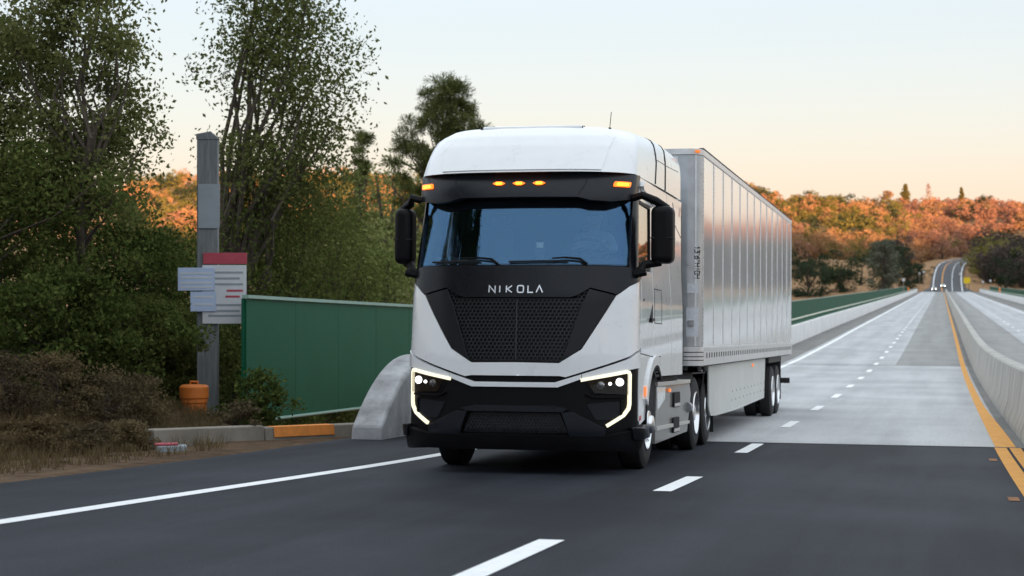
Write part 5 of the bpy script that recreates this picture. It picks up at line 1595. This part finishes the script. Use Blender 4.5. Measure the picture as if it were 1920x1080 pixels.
# nose with rounded corners
def NF(u, z, o):
    """front skin: u arc length from the centre, corner radius .2"""
    r_ = .2; f_ = HW - r_
    a = abs(u); s_ = 1 if u >= 0 else -1
    if a <= f_: return Vector((u, -o, z))
    t = min((a - f_) / r_, math.pi / 2)
    return Vector((s_ * (f_ + (r_ + o) * math.sin(t)), r_ - (r_ + o) * math.cos(t) + max(0, a - f_ - r_ * math.pi / 2), z))
ue = HW - .2 + .2 * math.pi / 2
nose = panel('nose_wall', [(-ue - .04, ZB), (ue + .04, ZB), (ue + .04, ZT), (-ue - .04, ZT)], NF, M['alu_dark'], tl, .0, .03, grid=.05, gv=.5, bev=0)
for u in np.arange(-.95, 1.0, .475):
    panel('nose_post', [(u - .03, ZB + .02), (u + .03, ZB + .02), (u + .03, ZT - .02), (u - .03, ZT - .02)], NF, M['alu_rail'], nose, .008, .008, grid=.2, gv=1, bev=0)
for sg in (1, -1):
    panel('corner_seam', [(sg * (ue - .20), ZB), (sg * (ue - .17), ZB), (sg * (ue - .17), ZT), (sg * (ue - .20), ZT)], NF, M['alu_rail'], nose, .005, .005, grid=.01, gv=1, bev=0)
panel('nose_rail_top', [(-ue - .04, ZT + .005), (ue + .04, ZT + .005), (ue + .04, ZT + .085), (-ue - .04, ZT + .085)], NF, M['alu_rail'], tl, .012, .05, grid=.05, gv=.2, bev=.006)
panel('nose_rail_low', [(-ue - .04, 1.15), (ue + .04, 1.15), (ue + .04, ZB - .005), (-ue - .04, ZB - .005)], NF, M['alu_rail'], tl, .015, .05, grid=.05, gv=.3, bev=.006)
for zz in (1.22, 1.27, 1.33):
    panel('rail_groove', [(-ue, zz), (ue, zz), (ue, zz + .012), (-ue, zz + .012)], NF, M['chassis'], nose, .0175, .004, grid=.05, gv=.2, bev=0)
panel('placard', [(1.10, 1.55), (1.28, 1.55), (1.28, 1.95), (1.10, 1.95)], NF, M['sticker'], nose, .006, .004, grid=.03, gv=.5, bev=0)
panel('placard', [(1.11, 2.15), (1.27, 2.15), (1.27, 2.28), (1.11, 2.28)], NF, M['sticker'], nose, .006, .004, grid=.03, gv=.5, bev=0)
gh = panel('air_coupling', [(1.12, 1.70), (1.20, 1.70), (1.20, 1.78), (1.12, 1.78)], NF, M['steel'], nose, .03, .03, grid=.03, gv=.5, bev=.004)
# 13' 6" HIGH, set vertically on the corner
def SEG(ch):
    return {'1': [[(.15, .75), (.4, 1), (.4, 0)]], '3': [[(0, 1), (.7, 1), (.35, .55), (.7, .45), (.7, .1), (.5, 0), (0, 0)]], '6': [[(.65, 1), (.1, .6), (0, .3), (.1, 0), (.6, 0), (.7, .3), (.6, .5), (.05, .45)]],
            "'": [[(.2, 1), (.2, .75)]], '"': [[(.1, 1), (.1, .75)], [(.4, 1), (.4, .75)]], 'H': [[(0, 0), (0, 1)], [(.7, 0), (.7, 1)], [(0, .5), (.7, .5)]], 'I': [[(.35, 0), (.35, 1)]],
            'G': [[(.7, .85), (.55, 1), (.1, 1), (0, .8), (0, .2), (.1, 0), (.7, 0), (.7, .45), (.4, .45)]]}[ch]
ux = ue - .14
zc = 2.80
for ch in ["1", "3", "'", "6", '"', "H", "I", "G", "H"]:
    hh_ = .052
    for i, pl in enumerate(SEG(ch)):
        q = [(ux - .055 + b * .085, zc - a * .06) for a, b in pl]
        ribbon('height_letter', q, .012, NF, M['ink'], nose, .006, .004)
    zc -= {'1': .05, "'": .03, '"': .045, 'I': .05}.get(ch, .056)
for sg in (1, -1):
    panel('marker_lamp', [(sg * (ue - .20), ZT + .03), (sg * (ue - .13), ZT + .03), (sg * (ue - .13), ZT + .065), (sg * (ue - .20), ZT + .065)], NF, M['amber_glow'], tl, .03, .02, grid=.03, gv=.5, bev=.003)
# side sheets, each with a slight bow, strips and rivets between them
pw = (LEN - .26) / 13
riv = {}
rmb = {1: MB(), -1: MB()}
for sg in (1, -1):
    for k in range(13):
        y0, y1 = .24 + k * pw, .24 + (k + 1) * pw
        V = []; F = []
        ny, nz = 8, 16
        bow = random.uniform(-.002, .008); ph = random.uniform(0, 6.28); am = random.uniform(.0006, .0018)
        for j in range(nz + 1):
            for i in range(ny + 1):
                a, b = i / ny, j / nz
                o = bow * math.sin(math.pi * a) * math.sin(math.pi * b) ** .5 + am * math.sin(b * 9 + ph) * math.sin(math.pi * a)
                V.append((sg * (HW + o), y0 + .012 + (y1 - y0 - .024) * a, ZB + (ZT - ZB) * b))
        for j in range(nz):
            for i in range(ny):
                q = j * (ny + 1) + i
                F.append((q, q + 1, q + ny + 2, q + ny + 1))
        n0 = len(V)
        V += [(sg * (HW - .03), y0 + .012, ZB), (sg * (HW - .03), y1 - .012, ZB), (sg * (HW - .03), y1 - .012, ZT), (sg * (HW - .03), y0 + .012, ZT)]
        F += [(n0, n0 + 1, n0 + 2, n0 + 3)]
        MB().add(V, F).build('side_panel', M['alu'], tl, True, 60)
    for k in range(14):
        y0 = .24 + k * pw
        MB().box(*sorted((sg * (HW - .01), sg * (HW + .007))), y0 - .03, y0 + .03, ZB + .002, ZT - .002).build('panel_post', M['alu_rail'], tl, False)
        for q in range(44):
            zz = ZB + .05 + q * .0588
            if zz < ZT - .03 and sg > 0:
                rmb[sg].lathe([(0, .0085), (.006, .006)], 6, 'X', (HW + .0065, y0 + (.016 if q % 2 else -.016), zz))
    MB().box(*sorted((sg * (HW - .04), sg * (HW + .014))), .2, LEN, ZT + .002, ZT + .085).build('top_rail', M['alu_rail'], tl, bev=.006)
    MB().box(*sorted((sg * (HW - .05), sg * (HW + .016))), .15, LEN, ZT + .087, ZT + .105).build('roof_edge', M['chassis'], tl, False)
    MB().box(*sorted((sg * (HW - .04), sg * (HW + .018))), .2, LEN, 1.15, ZB - .003).build('bottom_rail', M['alu_rail'], tl, bev=.006)
    MB().box(*sorted((sg * (HW - .02), sg * (HW + .024))), .22, LEN - .05, ZB - .05, ZB - .02).build('rail_lip', M['alu_rail'], tl, False)
    sl_ = MB()
    for k in range(52):
        yy = .5 + k * .297
        sl_.box(*sorted((sg * (HW + .016), sg * (HW + .0205))), yy, yy + .10, 1.255, 1.325)
    sl_.build('rail_slots', M['chassis'], tl, False)['kind'] = 'stuff'
    # side skirt under the box
    def TF(y, z, o): return Vector((sg * (1.22 + o), y, z))
    tk = panel('side_skirt', [(1.55, 1.15), (1.62, .50), (1.85, .385), (2.5, .36), (5.4, .335), (10.35, .36), (10.60, 1.15)], TF, M['skirt'], tl, .0, .02, grid=.8, gv=.5, bev=.003, rnd=.06)
    bl = MB()
    for yy in np.arange(4.6, 10.2, .62):
        for zz in (.52, .66): bl.lathe([(0, .02), (.008, .015)], 8, 'X', (sg * 1.22 if sg > 0 else sg * 1.228, yy + (zz - .52), zz))
    bl.build('skirt_bolts', M['steel'], tk)
    panel('skirt_marker', [(8.0, 1.0), (8.16, 1.0), (8.16, 1.06), (8.0, 1.06)], TF, M['amber_glow'], tk, .014, .014, grid=.5, bev=.003)
    panel('skirt_fold', [(4.2, .345), (10.3, .37), (10.3, .385), (4.2, .36)], TF, M['alu_rail'], tk, .006, .008, grid=.8, gv=.5, bev=0)
    # landing gear
    lg = MB().box(*sorted((sg * .78, sg * .92)), 2.55, 2.69, .42, 1.18).build('landing_leg', M['chassis'], tl, bev=.008)
    MB().box(*sorted((sg * .70, sg * 1.0)), 2.47, 2.77, .39, .42).build('landing_foot', M['chassis'], lg, bev=.006)
    MB().tube([(sg * 1.17, 1.50, 1.12), (sg * 1.10, 1.42, .62)], .018, 6).build('skirt_stay', M['chassis'], tl)
    MB().tube([(sg * 1.17, 1.28, 1.10), (sg * 1.17, 1.52, 1.10)], .022, 6).build('stay_bracket', M['chassis'], tl)
    # bogie
    for ya in (11.75, 12.98):
        p = R0 + _ry * ya
        gz = float(zr(p.y)) - p.z
        wheel(tl, sg * 1.275, ya, .50 + gz, .50, .27, sg)
        wheel(tl, sg * .97, ya, .50 + gz, .50, .27, sg)
    MB().box(*sorted((sg * .42, sg * .54)), 10.3, 15.8, .80, 1.16).build('bogie_rail', M['chassis'], tl, False)
    MB().box(*sorted((sg * .68, sg * 1.26)), 13.75, 13.77, .22, 1.12).build('mud_flap', M['rubber'], tl, False)
    MB().tube([(sg * .62, 15.9, .55), (sg * .62, 15.9, 1.15)], .05, 6).build('guard_post', M['chassis'], tl)
    MB().box(*sorted((sg * .35, sg * 1.25)), 11.0, 13.7, 1.02, 1.16).build('bogie_deck', M['chassis'], tl, False)
o_ = rmb[1].build('rivets', M['steel'], tl); o_['kind'] = 'stuff'
for ya in (11.75, 12.98):
    p = R0 + _ry * ya
    MB().tube([(-1.05, ya, .5 + float(zr(p.y)) - p.z), (1.05, ya, .5 + float(zr(p.y)) - p.z)], .08, 10).build('axle', M['chassis'], tl)
MB().box(-1.28, 1.28, 15.84, 15.96, .50, .62).build('rear_guard', M['chassis'], tl, bev=.01)
MB().box(-1.27, 1.27, .1, LEN, 1.13, 1.20).build('floor', M['chassis'], tl, False)
MB().box(-HW + .02, HW - .02, .1, LEN, ZT + .05, ZT + .092).build('roof_sheet', M['alu'], tl, False)
for sg in (1, -1):
    MB().box(*sorted((sg * .005, sg * (HW - .01))), LEN - .03, LEN + .02, 1.25, ZT).build('rear_door', M['skirt'], tl, bev=.006)
